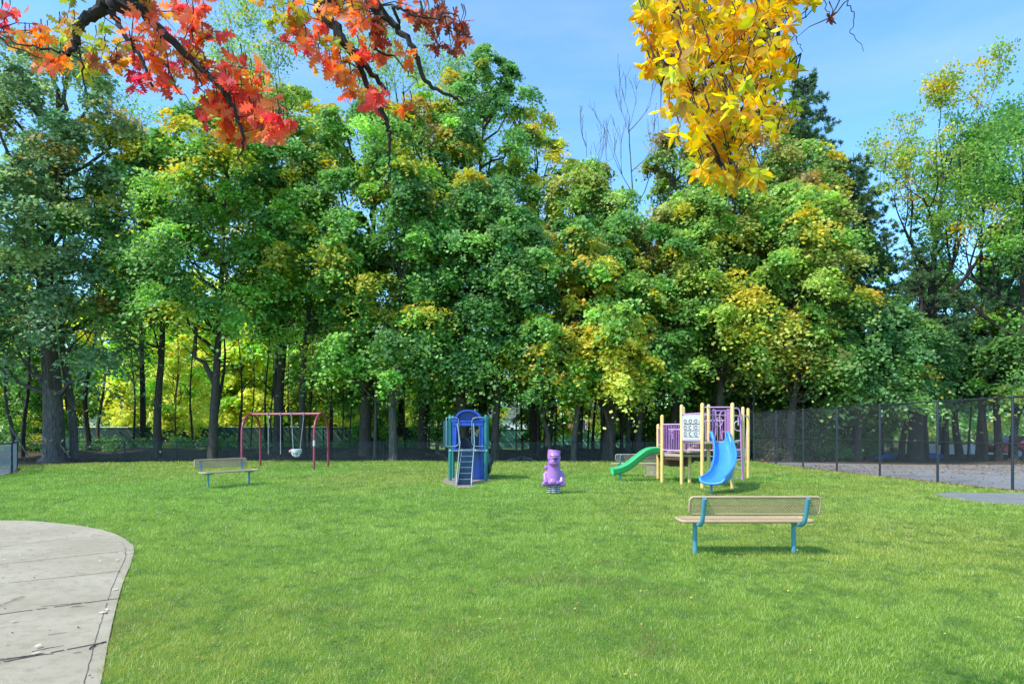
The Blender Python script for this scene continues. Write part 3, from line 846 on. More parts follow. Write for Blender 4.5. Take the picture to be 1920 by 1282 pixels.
# blue slide
m = MB()
bp_ = spline([(6.00, 18.62, 1.36), (6.00, 18.38, 1.28), (5.985, 18.1, 1.00), (5.93, 17.85, .72), (5.80, 17.57, .48), (5.62, 17.30, .36), (5.43, 17.07, .31), (5.28, 16.90, .30)], 6)
n_ = len(bp_)
channel(m, bp_, lerps([.46, .50, .54, .57, .60, .62, .64, .64], n_), .2, wl=lerps([.20, .22, .26, .30, .32, .30, .24, .18], n_), wr=lerps([.20, .22, .20, .18, .18, .18, .17, .14], n_))
for x in (5.76, 6.24):   # raised ears at the top of the chute
    m.tube(spline([(x, 18.62, 1.40), (x, 18.50, 1.62), (x, 18.36, 1.52), (x, 18.20, 1.30)], 5), [.03, .04, .045, .05, .052, .052, .052, .05, .05, .048, .045, .045, .04, .04, .035, .03], n=8)
e_ = bp_[-1]; t_ = (bp_[-1] - bp_[-2]).normalized(); s_ = t_.cross(Vector((0, 0, 1))).normalized()
m.tube(spline([e_ - s_ * .33 + Vector((0, 0, .16)) - t_ * .06, e_ - s_ * .33 + Vector((0, 0, .10)), e_ - s_ * .25 + Vector((0, 0, .02)) + t_ * .05, e_ + t_ * .08 + Vector((0, 0, -.01)), e_ + s_ * .25 + Vector((0, 0, .02)) + t_ * .05, e_ + s_ * .33 + Vector((0, 0, .10)), e_ + s_ * .33 + Vector((0, 0, .15)) - t_ * .06], 5), .040, n=10)
bs = m.build('blue_slide', P_BLUE, ps, smooth=True, world=True)
m = MB(); m.tube([(5.32, 17.12, -.03), (5.34, 17.12, .28)], .032, n=10); m.build('slide_foot', P_TEAL, bs, smooth=True, world=True)

# ------------------------------------------------------------------ blue playhouse
ph = thing('blue_playhouse', 'royal blue tower with arched hood, green posts and navy steps', 'playhouse', (-1.5, 21.9, 0))
XL, XR, YF, YB = -2.08, -.88, 21.5, 22.6; XC = (XL + XR) / 2
for x, y in ((XL, YF), (XR, YF), (XL, YB), (XR, YB)):
    m = MB(); m.tube([(x, y, -.05), (x, y, 2.16)], .056, n=16, dome=True); m.build('post', P_TGRN, ph, smooth=True, world=True)
m = MB(); m.box((XC, (YF + YB) / 2, 1.02), (1.30, 1.22, .07)); m.build('deck', P_GREY, ph, world=True, bevel=.01)
for x in (XL - .02, -1.7, -1.25, XR + .0):
    m = MB(); m.ball((x + .03, YF - .072, 1.02), (.03, .012, .03), 8, 6); m.build('bolt', P_WHITE, ph, world=True)
# hood: barrel roof with shoulders
def archpts(r0, zc, zr, n=18): return [(XC + r0 * math.cos(math.pi - math.pi * i / n), zc + zr * math.sin(math.pi * i / n)) for i in range(n + 1)]
outer = [(XL + .03, 2.06), (XL + .04, 2.12), (XL + .16, 2.13)] + archpts(.43, 2.10, .29) + [(XR - .16, 2.13), (XR - .04, 2.12), (XR - .03, 2.06)]
inner = [(XL + .07, 2.03), (XL + .10, 2.07), (XL + .19, 2.08)] + archpts(.385, 2.03, .31) + [(XR - .19, 2.08), (XR - .10, 2.07), (XR - .07, 2.03)]
m = MB(); n = len(outer); y0, y1 = YF - .03, YB + .02
vs = [(p[0], y0, p[1]) for p in outer] + [(p[0], y0, p[1]) for p in inner] + [(p[0], y1, p[1]) for p in outer] + [(p[0], y1, p[1]) for p in inner]
fs = []
for i in range(n - 1): fs += [(i, i + 1, n + i + 1, n + i), (i + 1, i, 2 * n + i, 2 * n + i + 1), (n + i, n + i + 1, 3 * n + i + 1, 3 * n + i), (2 * n + i, 3 * n + i, 3 * n + i + 1, 2 * n + i + 1)]
m.add(vs, fs); m.build('hood', P_RBLUE, ph, smooth=True, world=True)
m = MB(); m.prism([(XC - .42, 2.0), (XC + .42, 2.0)] + [(p[0], p[1]) for p in archpts(.40, 2.03, .30)][::-1], YF + .12, YF + .15); m.build('hood_back', mat('deep_blue', (.012, .045, .24), .4), ph, world=True)
m = MB()
m.box((XC, YF + .0, 1.92), (1.02, .10, .16)); m.tube([(XL + .14, YF - .05, 1.99), (XR - .14, YF - .05, 1.99)], .028, n=10)
for sg in (-1, 1):
    m.box((XC + sg * .455, YF + .02, 1.50), (.14, .09, .88)); m.tube([(XC + sg * .40, YF - .02, 1.08), (XC + sg * .40, YF - .02, 1.80), (XC + sg * .34, YF - .02, 1.9)], .03, n=10)
    m.prism([(XC + sg * .52, 2.1), (XC + sg * .52, 1.9), (XC + sg * .34, 1.9), (XC + sg * .40, 2.08)], YF - .02, YF + .05)
m.build('entrance_frame', P_RBLUE, ph, smooth=True, world=True, bevel=.012)
m = MB(); m.box((XL + .01, (YF + YB) / 2, 1.55), (.02, .95, .85)); m.box((XL - .14, YF - .02, 1.56), (.18, .02, .90)); m.build('side_panel', P_DGRN, ph, world=True)
m = MB(); m.box((XC, YB + .0, 1.25), (1.0, .03, .35)); m.build('rear_panel', P_NAVY, ph, world=True)
m = MB()
for x in (-1.16, -1.08, -1.0): m.tube([(x, YB, 1.1), (x, YB, 1.98)], .012, n=6)
m.build('balusters', P_GREY, ph, smooth=True, world=True)
m = MB(); m.ball((-1.12, YF + .1, 1.66), (.06, .03, .06)); 
for k in range(5): m.ball((-1.12 + .065 * math.cos(k * 1.257), YF + .1, 1.66 + .065 * math.sin(k * 1.257)), (.03, .02, .03), 8, 6)
m.build('flower_knob', P_ORNG, ph, smooth=True, world=True)
Yh = YF - .10
def hp(px, py): return W(px, py, Yh)
for pts in ([(837, 837), (837, 782.5), (854, 782.5), (859, 785), (860, 790), (860.5, 829), (859, 834), (854, 836.5), (838, 836.5)],
            [(909, 782.5), (893, 782.5), (887, 784.5), (885, 789), (885, 829), (887, 834.5), (893, 836.5), (909, 836.5)]):
    m = MB(); m.tube([hp(*p) for p in pts], .017, n=8); m.build('hand_loop', P_GREY, ph, smooth=True, world=True)
# steps
T0, T1 = Vector((XC - .0, 21.40, 1.04)), Vector((-1.49, 19.55, .0))
sx = .245
for sg in (-1, 1):
    m = MB()
    top = W(857.5 if sg < 0 else 888, 795, 21.35)
    mid = Vector((-1.70 if sg < 0 else -1.23, 21.2, 1.04)); bot = Vector((-1.70 if sg < 0 else -1.235, 19.55, -.02))
    m.tube([top + Vector((0, .05, .02)), top, mid + Vector((0, -.25, .25)), bot + Vector((0, .12, .30)), bot], .019, n=8)
    m.build('stair_rail', P_GREY, ph, smooth=True, world=True)
    m = MB(); m.beam(mid + Vector((-sg * .03, .15, -.02)), bot + Vector((-sg * .03, .12, .05)), .02, .14); m.build('stringer', P_GREY, ph, world=True)
for i in range(6):
    z = 1.02 - (i + 1) * .168 + .0; y = 21.33 - (i + 1) * .265
    z = max(z, .0)
    rz = .165
    m = MB(); m.box((-1.467, y + .05, z + rz / 2 + .0), (.40, .10, rz - .022)); m.build('riser', P_NAVY, ph, world=True)
    if i < 5:
        m = MB(); m.box((-1.467, y + .0, z - .008), (.40, .24, .022)); m.build('tread', P_GREY, ph, world=True)
# spiral chute behind and under the deck
m = MB()
cp = spline([(-1.50, 22.65, 1.02), (-1.52, 23.1, .88), (-1.38, 23.45, .70), (-1.12, 23.45, .52), (-.98, 23.1, .36), (-.95, 22.7, .22), (-1.0, 22.4, .16)], 5)
channel(m, cp, .50, .34); m.build('spiral_slide', P_NAVY, ph, smooth=True, world=True)
m = MB(); pts = [(-1.38, 22.45), (-1.30, 22.2), (-1.12, 22.05), (-.98, 22.2), (-.93, 22.5)]
sp = spline([(p[0], p[1], 0) for p in pts], 5)
for i in range(len(sp) - 1):
    a_, b_ = sp[i], sp[i + 1]; m.add([(a_.x, a_.y, .02), (b_.x, b_.y, .02), (b_.x, b_.y, .98), (a_.x, a_.y, .98)], [(0, 1, 2, 3)])
m.build('curved_panel', P_RBLUE, ph, smooth=True, world=True)

# ------------------------------------------------------------------ spring rider
sr = thing('spring_rider', 'lilac animal shaped spring rider on black and white springs', 'spring rider', (1.11, 17.1, 0))
m = MB()
def RX(a): return Matrix.Rotation(math.radians(a), 3, 'X')
def RYm(a): return Matrix.Rotation(math.radians(a), 3, 'Y')
m.tube([(0, 0, .30), (0, -.01, .42), (0, -.02, .60), (.0, -.03, .74), (.005, -.04, .86)], [.20, .195, .175, .165, .165], n=20)      # trunk / neck
m.ball((0, .12, .48), (.20, .26, .16), 18, 12)                       # rump
m.ball((.01, -.08, .97), (.180, .20, .165), 20, 14, RYm(4))            # head
m.ball((.01, -.13, .84), (.155, .17, .10), 20, 12)                     # lower jaw
m.tube([(.0, -.03, .98), (.02, -.02, 1.165)], [.172, .172], n=20)       # crest
m.ball((-.10, .0, 1.14), (.055, .05, .05)); m.ball((.14, 0, 1.11), (.05, .05, .045))
for sg in (-1, 1):
    m.tube([(sg * .15, .02, .58), (sg * .235, -.02, .50), (sg * .22, -.10, .38), (sg * .20, -.14, .30)], [.07, .068, .06, .06], n=14)
    m.tube([(sg * .10, 0, .33), (sg * .22, -.08, .27), (sg * .31, -.12, .27)], [.10, .085, .05], n=14)
    m.ball((sg * .08, -.17, .30), (.07, .06, .05)); 
m.ball((-.20, .1, .70), (.045, .05, .07), 12, 8); m.ball((-.03, -.20, .33), (.10, .05, .07)); m.ball((0, 0, .27), (.26, .20, .05), 18, 8)
bd = m.build('body', P_LILAC, sr)
md = bd.modifiers.new('skin', 'REMESH'); md.mode = 'VOXEL'; md.voxel_size = .014; md.use_smooth_shade = True
sm_ = bd.modifiers.new('smooth', 'SMOOTH'); sm_.factor = .6; sm_.iterations = 8
m = MB(); m.tube([(-.125, -.225, 1.03), (-.06, -.262, 1.015), (.04, -.268, 1.012), (.14, -.225, 1.02)], .008, n=6)
m.build('brow_line', P_BLACK, bd, smooth=True)
m = MB(); m.ball((.03, -.285, .955), (.070, .03, .034), 12, 8); m.build('nose', mat('dark_purple', (.07, .03, .09), .4), bd, smooth=True)
m = MB(); m.tube([(-.07, -.285, .87), (-.02, -.30, .885), (.04, -.30, .88), (.09, -.28, .87)], .008, n=6); m.ball((.03, -.30, .89), (.02, .01, .012), 8, 6); m.build('mouth', mat('dark_purple', (.07, .03, .09), .4), bd, smooth=True)
for sg in (-1, 1):
    m = MB(); m.tube([(sg * .035, -.09 + 0 * sg, .70), (sg * .26, -.07, .70)], .016, n=8); m.build('handle', P_LILAC, sr, smooth=True)
for (x, y) in ((-.115, -.05), (0, -.09), (.115, -.05), (0, .12)):
    core = MB(); core.tube([(x, y, -.02), (x, y, .25)], .056, n=12); so = core.build('spring', P_BLACK, sr, smooth=True)
    m = MB(); m.tube([(x + .058 * math.cos(t), y + .058 * math.sin(t), .02 + .22 * t / (2 * math.pi * 4.5)) for t in [2 * math.pi * 4.5 * q / 72 for q in range(73)]], .0115, n=6)
    m.build('coil', P_WHITE, so, smooth=True)
m = MB(); m.box((0, .02, .255), (.34, .34, .02)); m.build('mounting_plate', P_BLACK, sr)

# ------------------------------------------------------------------ chain-link fences
def chainlink(name, label, pts, H, pitch, wire, mw, mp, r_post=.04, midrail=True, group=None, z0=.03, sub=1, top=.025):
    t = thing(name, label, 'fence', (pts[0][0], pts[0][1], 0), 0, group)
    for p in pts:
        m = MB(); m.tube([(p[0], p[1], -.05), (p[0], p[1], H + .02)], r_post, n=10, dome=True); m.build('post', mp, t, smooth=True, world=True)
    m = MB()
    rail = [Vector((p[0], p[1], H)) for p in pts]; m.tube(rail, top, n=8)
    if midrail: m.tube([Vector((p[0], p[1], H * .50)) for p in pts], top * .8, n=8)
    m.build('rail', mp, t, smooth=True, world=True)
    # wires: diagonals in fence space
    P = [Vector((p[0], p[1], 0)) for p in pts]; cum = [0]
    for i in range(len(P) - 1): cum.append(cum[-1] + (P[i + 1] - P[i]).length)
    def at(u, z):
        u = min(max(u, 0), cum[-1])
        for i in range(len(P) - 1):
            if u <= cum[i + 1] + 1e-6:
                q = P[i].lerp(P[i + 1], (u - cum[i]) / (cum[i + 1] - cum[i])); return Vector((q.x, q.y, z))
    m = MB(); h = H - z0; k = -h
    while k < cum[-1]:
        for s in (0, 1):
            u0, u1 = k, k + h; za, zb_ = (z0, H) if s == 0 else (H, z0)
            ta = max(0, (0 - u0) / h); tb = min(1, (cum[-1] - u0) / h)
            if tb <= ta: continue
            nn = 3
            for q in range(nn):
                t0 = ta + (tb - ta) * q / nn; t1 = ta + (tb - ta) * (q + 1) / nn
                a_ = at(u0 + h * t0, za + (zb_ - za) * t0); b_ = at(u0 + h * t1, za + (zb_ - za) * t1)
                if (b_ - a_).length < 1e-4: continue
                d_ = (b_ - a_).normalized(); s1_ = d_.cross(Vector((1, 0, 0))).normalized() * wire; s2_ = d_.cross(s1_).normalized() * wire
                m.add([a_ + s1_, a_ - s1_ * .5 + s2_ * .87, a_ - s1_ * .5 - s2_ * .87, b_ + s1_, b_ - s1_ * .5 + s2_ * .87, b_ - s1_ * .5 - s2_ * .87], [(0, 1, 4, 3), (1, 2, 5, 4), (2, 0, 3, 5)])
        k += pitch
    m.build('wire_mesh', mw, t, world=True)
    return t
chainlink('tall_fence', 'tall black chain link fence with mid rail beside the grey court', FENCE, 2.62, .10, .0019, P_FWIRE, P_FENCE, .038)
lowp = [(12.9 - i * 2.85, 35.2 + (0.0 if i < 12 else .0)) for i in range(14)]
chainlink('low_fence', 'low black chain link fence along the back of the lawn under the trees', lowp, 1.06, .10, .003, P_FWIRE, P_FENCE, .026, midrail=False, top=.02)
chainlink('corner_fence', 'waist high grey chain link fence corner at the left end of the lawn', [(-24.2, 31.2), (-21.9, 28.3), (-19.7, 25.2), (-18.6, 22.0), (-17.9, 18.8)], 1.18, .07, .0065, P_FGAL, P_FENCE, .045, midrail=False)

# ------------------------------------------------------------------ neighbours beyond the wood
def slat_fence(name, label, x0, x1, y, H, col, lite, z=0.0):
    t = thing(name, label, 'fence', ((x0 + x1) / 2, y, 0))
    m = MB(); m.box(((x0 + x1) / 2, y, z + H / 2), (x1 - x0, .03, H)); pn = m.build('panel', col, t, world=True)
    m = MB(); k = x0
    rr = random.Random(3)
    while k < x1 - H:
        if rr.random() < .75: m.beam((k + H * .8, y - .03, z + .02), (k, y - .03, z + H), .01, rr.uniform(.03, .09))
        k += rr.uniform(.25, .7)
    m.build('slat_light_lines', lite, pn, world=True)  # lighter diagonal strips stand for light showing through the slatted mesh
    m = MB(); m.tube([(x0, y - .04, z + H), (x1, y - .04, z + H)], .035, n=6); m.build('rail', P_TGRN, t, world=True)
    k = x0
    while k <= x1: 
        m = MB(); m.tube([(k, y - .05, -.05), (k, y - .05, z + H + .05)], .04, n=6); m.build('post', P_TGRN, t, world=True); k += 4.5
M_SLAT = mat('green_slats', (.03, .13, .10), .5, var=.3, scale=1.5); M_SLL = mat('pale_slat_light', (.30, .48, .42), .5, var=.2)
M_SLD = mat('dark_slats', (.015, .05, .035), .6, var=.3, scale=1.5); M_SLDL = mat('dull_slat_light', (.09, .17, .12), .5, var=.2)
slat_fence('slatted_fence', 'pale green slatted fence across the neighbouring lawn, behind the spring rider', -4.2, 14.8, 61, 1.75, M_SLAT, M_SLL)
slat_fence('slatted_fence', 'dark green slatted fence among the trunks behind the swing set', -37, -6.5, 49, 1.9, M_SLD, M_SLDL)

W_SIDE = mat('white_siding', (.80, .80, .78), .6, var=.04); W_GREY = mat('grey_siding', (.45, .47, .50), .6); W_BRICK = mat('red_brick', (.42, .16, .11), .8, var=.2, scale=20)
ROOF = mat('roof_shingle', (.12, .115, .11), .85, var=.2, scale=10); GLASSY = mat('window_glass', (.05, .07, .09), .1)
TRIM = mat('white_trim', (.8, .8, .8), .5)
def house(name, label, x, y, w, d, h, m_wall, wins, ridge=1.9, door=None):
    t = thing(name, label, 'house', (x, y, 0))
    m = MB(); m.slab([(x - w / 2, y), (x + w / 2, y), (x + w / 2, y + d), (x - w / 2, y + d)], -.05, h)
    m.add([(x - w / 2, y, h), (x - w / 2, y + d, h), (x - w / 2, y + d / 2, h + ridge), (x + w / 2, y, h), (x + w / 2, y + d, h), (x + w / 2, y + d / 2, h + ridge)], [(0, 2, 1), (3, 4, 5)])
    m.build('wall', m_wall, t, world=True)
    m = MB(); o = .35
    for s in (0, 1):
        ye = y - o if s == 0 else y + d + o
        zz = h - o * ridge / (d / 2)
        m.add([(x - w / 2 - o, ye, zz), (x + w / 2 + o, ye, zz), (x + w / 2 + o, y + d / 2, h + ridge), (x - w / 2 - o, y + d / 2, h + ridge),
               (x - w / 2 - o, ye, zz + .15), (x + w / 2 + o, ye, zz + .15), (x + w / 2 + o, y + d / 2, h + ridge + .15), (x - w / 2 - o, y + d / 2, h + ridge + .15)],
              [(0, 1, 2, 3), (4, 5, 6, 7), (0, 4, 5, 1), (0, 3, 7, 4), (1, 5, 6, 2)])
    m.build('roof', ROOF, t, world=True)
    for (wx, wz, ww, wh) in wins:
        m = MB(); m.box((x + wx, y - .03, wz), (ww, .08, wh)); wo = m.build('window', TRIM, t, world=True)
        m = MB(); m.box((x + wx, y - .08, wz), (ww - .24, .04, wh - .24)); m.build('pane', GLASSY, wo, world=True)
        m = MB(); m.box((x + wx, y - .09, wz - wh / 2 - .05), (ww + .15, .14, .08)); m.build('sill', TRIM, wo, world=True)
house('white_house', 'white sided house glimpsed between trunks right of the swing set', -18.5, 86, 15, 9, 4.3, W_SIDE, [(-5, 2.2, 1.4, 1.5), (-1.2, 2.2, 2.2, 1.5), (2.6, 2.2, 1.4, 1.5), (5.6, 2.2, 1.3, 1.5)])
house('grey_house', 'pale grey house behind the dark trunks at the far left', -50, 88, 18, 9, 4.6, W_GREY, [(-5, 2.3, 1.6, 1.5), (0, 2.3, 1.6, 1.5), (5, 2.3, 1.6, 1.5)])
house('white_house', 'white house behind the pale green fence between playhouse and spring rider', 0.8, 90, 8, 8, 3.4, W_SIDE, [(-2, 2.0, 1.3, 1.3), (1.8, 2.0, 1.3, 1.3)])
house('brick_house', 'red brick house with white windows seen above the pale green fence', 13.0, 92, 9, 8, 4.3, W_BRICK, [(-3, 2.4, 1.3, 1.5), (-.6, 2.4, 1.5, 1.5), (2.4, 2.4, 1.3, 1.5)])
house('garden_shed', 'low weathered grey shed behind the trees left of the play posts', 12.0, 50, 4.4, 3, 1.15, mat('shed_board', (.16, .17, .16), .8, var=.25), [(0.9, .75, .6, .5)], ridge=.65)
# right side: low white fence, tarp, parked car
t = thing('vinyl_fence', 'bright white low fence beyond the trunks behind the grey court', 'fence', (31, 43, 0))
for k in range(5):
    m = MB(); m.box((27.4 + k * 2.3, 43, .38), (2.12, .05, .60)); m.build('panel', W_SIDE, t, world=True)
    m = MB(); m.box((26.25 + k * 2.3, 43, .5), (.13, .13, .8)); m.build('post', TRIM, t, world=True)
M_TARP = mat('blue_tarp', (.05, .18, .55), .4, var=.2, bump=.8, bscale=5)
for i, (x, w, h, lb) in enumerate([(22.9, 1.9, .30, 'crumpled blue tarp on the ground left of the thick pine trunk'), (25.7, 1.3, .32, 'small blue tarp heap right of the thick pine trunk')]):
    rr = np.random.default_rng(i + 2); nx, ny = 22, 12; vs = []
    for a in range(ny):
        for b in range(nx):
            u, v = b / (nx - 1), a / (ny - 1); e = (math.sin(math.pi * u) * math.sin(math.pi * v)) ** .5
            vs.append((x + (u - .5) * w + rr.normal() * .03, 39.0 + (v - .5) * 1.2 + rr.normal() * .03, e * h * (.6 + .5 * rr.random()) - .01))
    m = MB(); m.add(vs, [(a * nx + b, a * nx + b + 1, (a + 1) * nx + b + 1, (a + 1) * nx + b) for a in range(ny - 1) for b in range(nx - 1)])
    tag(m.build('tarp', M_TARP), lb, 'tarp')
def car(x, y, label, paint):
    t = thing('parked_car', label, 'car', (x, y, 0))
    prof = [(-2.15, .35), (-2.2, .62), (-2.1, .82), (-1.35, .93), (-.75, 1.36), (.55, 1.42), (1.35, 1.0), (2.05, .92), (2.15, .6), (2.1, .32)]
    def wheelcut(cx, r=.36): return [(cx + r * math.cos(a), .32 + r * math.sin(a)) for a in [math.pi * k / 8 for k in range(9)]]
    low = wheelcut(1.35) + wheelcut(-1.3)
    m = MB(); m.prism([(p[0] + x, p[1]) for p in prof + [(q[0], q[1]) for q in low]], y - .85, y + .85); b = m.build('body', paint, t, world=True, bevel=.05)
    m = MB()
    for poly in ([(-1.18, .95), (-.68, 1.30), (-.12, 1.34), (-.12, .96)], [(-.04, .96), (-.04, 1.34), (.5, 1.35), (1.15, 1.0)]):
        m.prism([(p[0] + x, p[1]) for p in poly], y - .875, y - .855)
    m.build('window', mat('car_glass', (.35, .45, .52), .08), t, world=True)
    for cx in (-1.3, 1.35):
        m = MB(); m.tube([(x + cx, y - .88, .32), (x + cx, y - .66, .32)], .32, n=20); w = m.build('wheel', P_BLACK, t, smooth=True, world=True)
        m = MB(); m.tube([(x + cx, y - .895, .32), (x + cx, y - .87, .32)], .19, n=16); m.build('rim', P_GREY, w, world=True)
    m = MB(); m.box((x - 2.14, y - .62, .72), (.12, .34, .14)); m.build('headlight', TRIM, t, world=True, bevel=.02)
    m = MB(); m.box((x + 2.13, y - .62, .75), (.10, .3, .14)); m.build('tail_light', P_RED, t, world=True, bevel=.02)
car(31.0, 38.4, 'red car parked beyond the court at the right edge', mat('red_car_paint', (.50, .015, .03), .25, coat=.8))

# ------------------------------------------------------------------ logs, rocks, sticks
rl = np.random.default_rng(11)
def log(a, b, r, label, group=None, m_=BARK_GREY):
    a, b = Vector(a), Vector(b); m = MB(); k = 6; pts = []; rs = []
    for i in range(k + 1):
        p = a.lerp(b, i / k) + Vector(rl.normal(size=3) * r * .35); pts.append(p); rs.append(r * (1 - .35 * i / k) * rl.uniform(.9, 1.1))
    m.tube(pts, rs, n=9); return tag(m.build('fallen_log', m_, smooth=True), label, 'log', group)
log(W(951, 866, 34.6), W(980, 856, 35.6) , .11, 'pale fallen log leaning up at the left of the log pile by the lawn edge')
log(W(958, 866.5, 34.5), W(1004, 865, 34.9), .09, 'long flat fallen log lying lowest in the pile behind the spring rider')
log(W(972, 857, 35.7), W(1008, 865, 34.9), .10, 'fallen log sloping down to the right in the pile behind the spring rider')
log(W(640, 850, 38), W(676, 846, 38.6), .09, 'thin grey log on the bank behind the right end of the swing set')
log(W(795, 850, 37.5), W(812, 855, 37.2), .07, 'short broken limb on the bank left of the playhouse')
log(W(818, 848, 37.8), W(836, 856, 37.2), .08, 'pale broken limb lying beside the playhouse posts on the bank')
log(W(1250 + 300, 858, 35.5), W(1640, 800, 37.5), .05, 'thin dead branch leaning up behind the tall fence', m_=BARK_DARK)
log(W(20, 800, 34), W(54, 858, 33.6), .06, 'bleached pole leaning behind the corner fence', m_=BARK_GREY)
log(W(133, 858, 34.2), W(112, 832, 35), .05, 'bare stick leaning against the slim grey trunk at the left')
M_ROCK = mat('dark_stone', (.06, .055, .05), .9, var=.4, bump=.8, bscale=8)
for i, (px, py, w) in enumerate([(985, 846, .45), (998, 846, .3), (1022, 843, .55), (1042, 842, .8), (1062, 841, .75), (1090, 849, .4), (1120, 850, .45), (1145, 851, .4), (925, 851, .4), (560, 852, .45), (600, 853, .4), (880, 852, .45), (1175, 850, .5), (300, 852, .4), (240, 853, .35), (350, 853, .4), (215, 851, .45), (460, 853, .4)]):
    p = W(px, py, 38.5); m = MB(); m.ball((p.x, 38.5, p.z), (w * .5, w * .35, w * .30), 12, 8)
    m.v = [tuple(Vector(v) + Vector(rl.normal(size=3) * w * .045)) for v in m.v]
    tag(m.build('stone', M_ROCK, smooth=True), 'dark stone lying on the dirt bank under the trees', 'stone', 'stones on the woodland bank')

# ------------------------------------------------------------------ the trees
def T(*a, **k): return make_tree(*a[:3], *a[3:], **k)
mt = 'maple_tree'
DF = 'dense tree'
make_tree(mt, 'broad dusky maple whose leaves fill the left edge of the picture', 'tree', -75, 34, 40, 5.6, 5.5, 'haze', .40, 101, lobes=44, tip='orange', tipp=.08)
make_tree(mt, 'huge old maple with the thickest grey trunk, behind the corner fence', 'tree', 101, 35.3, 85, 5.3, 4.9, 'haze', .55, 102, lobes=62, bark=BARK_GREY, tip='orange', tipp=.07, cx=.3)
make_tree(mt, 'dull green maple with a slim grey trunk right of the thickest trunk', 'tree', 139, 36.2, 240, 3.8, 7.5, 'haze', .23, 103, lobes=34, bark=BARK_GREY, tip='yellow', tipp=.08, cx=1.2)
make_tree(mt, 'leaning dark maple with a low open fork, second large trunk from the left', 'tree', 296, 36.5, 245, 4.0, 7.6, 'green', .24, 104, lobes=46, tip='yellow', tipp=.18, lean=(-.035, 0))
make_tree(mt, 'forked maple whose grey trunk splits low, just left of the swing set', 'tree', 398, 34.6, 195, 4.4, 7.2, 'green', .26, 105, lobes=58, tip='yellow', tipp=.32, fork=(4.2, -1.6, 3.6), bark=BARK, lean=(.03, 0))
make_tree(mt, 'yellow tipped maple rising above and behind the red swing set', 'tree', 520, 39, 150, 4.6, 9, 'olive', .30, 106, lobes=50, tip='yellow', tipp=.35)
make_tree(mt, 'green maple with straight dark trunk behind the right arch of the swings', 'tree', 568, 37, 235, 3.9, 7.6, 'green', .21, 107, lobes=46, tip='yellow', tipp=.25)
make_tree(mt, 'large green maple with broad dark trunk midway between swings and playhouse', 'tree', 684, 37.5, 175, 4.7, 4.8, 'green', .38, 108, lobes=64, tip='yellow', tipp=.28)
make_tree(mt, 'low spreading maple with a forked brown trunk left of the playhouse', 'tree', 738, 35.2, 300, 4.1, 3.9, 'green', .24, 109, lobes=54, tip='yellow', tipp=.14, fork=(3.2, 1.1, 2.4), bark=BARK_GREY)
make_tree(mt, 'orange flecked maple high above the space left of the playhouse', 'tree', 790, 40, 190, 4.3, 8.5, 'green', .28, 110, lobes=46, tip='orange', tipp=.28)
make_tree(mt, 'dark bluish green maple directly behind the blue playhouse', 'tree', 866, 36.3, 330, 3.9, 4.6, 'deep', .36, 111, lobes=58, tip='yellow', tipp=.04)
make_tree(mt, 'tall narrow maple with the highest pointed top in the middle', 'tree', 905, 41, 92, 3.4, 9.5, 'deep', .32, 112, lobes=52, shape='oval', tip='yellow', tipp=.05, cx=.4)
make_tree(mt, 'yellowing tall maple just left of the highest pointed top', 'tree', 842, 43, 150, 3.4, 11, 'olive', .28, 113, lobes=36, tip='yellow', tipp=.4)
make_tree(mt, 'shaded maple with twin grey stems right of the playhouse', 'tree', 928, 35.4, 380, 3.3, 4.6, 'deep', .24, 114, lobes=44, bark=BARK, tip='yellow', tipp=.03)
make_tree(mt, 'golden crowned maple standing high right of the pointed top', 'tree', 1000, 42, 208, 3.3, 9, 'gold', .28, 115, lobes=44, tip='yellow', tipp=.4, per=12)
make_tree(mt, 'small bright maple with yellow top over the spring rider', 'tree', 1030, 34.6, 585, 2.5, 3.5, 'green', .14, 116, lobes=34, tip='yellow', tipp=.65, per=10)
make_tree(mt, 'mid green maple with smooth pale trunk right of the spring rider', 'tree', 1075, 35.4, 420, 3.4, 4.2, 'green', .17, 117, lobes=44, bark=BARK_GREY, tip='yellow', tipp=.18)
make_tree(mt, 'golden green maple rising behind the pale feathery tree', 'tree', 1085, 40, 300, 3.5, 7, 'olive', .25, 118, lobes=42, tip='orange', tipp=.15)
make_tree(mt, 'multi stemmed maple with thick brown trunks and low yellow foliage', 'tree', 1140, 35.6, 440, 2.9, 3.6, 'olive', .38, 119, lobes=36, tip='yellow', tipp=.75, cx=.2)
make_tree('locust_tree', 'pale feathery blue green tree below the bare dead tops', 'tree', 1140, 38.5, 335, 1.9, 8.5, 'pale', .15, 120, lobes=26, size=.15, flat=.7, spread=.5)
make_tree(mt, 'green maple with dark leaning trunk left of the tan play deck', 'tree', 1196, 36.8, 400, 3.6, 4.2, 'green', .25, 121, lobes=50, tip='yellow', tipp=.12, lean=(.02, 0))
make_tree(mt, 'rust tinged maple topping the trees left of the hanging yellow leaves', 'tree', 1262, 39, 262, 3.6, 7.5, 'rust', .28, 122, lobes=52, tip='orange', tipp=.22)
make_tree(mt, 'broad olive maple behind the cream yellow play posts', 'tree', 1350, 36.5, 330, 4.0, 4.7, 'olive', .30, 123, lobes=60, tip='yellow', tipp=.14)
make_tree(mt, 'rust and green maple directly beneath the hanging yellow leaves', 'tree', 1400, 40, 212, 5.0, 8, 'rust', .30, 124, lobes=56, tip='orange', tipp=.18)
make_tree(mt, 'bright lime green maple beside the start of the tall fence', 'tree', 1478, 35.6, 350, 3.6, 4.4, 'olive', .26, 125, lobes=56, tip='yellow', tipp=.25, cx=.1)
make_tree(mt, 'low maple with bright yellow leaf clusters left of the green slide', 'tree', 1146, 34.4, 575, 2.1, 3.6, 'gold', .12, 132, lobes=24, tip='yellow', tipp=.8, per=10)
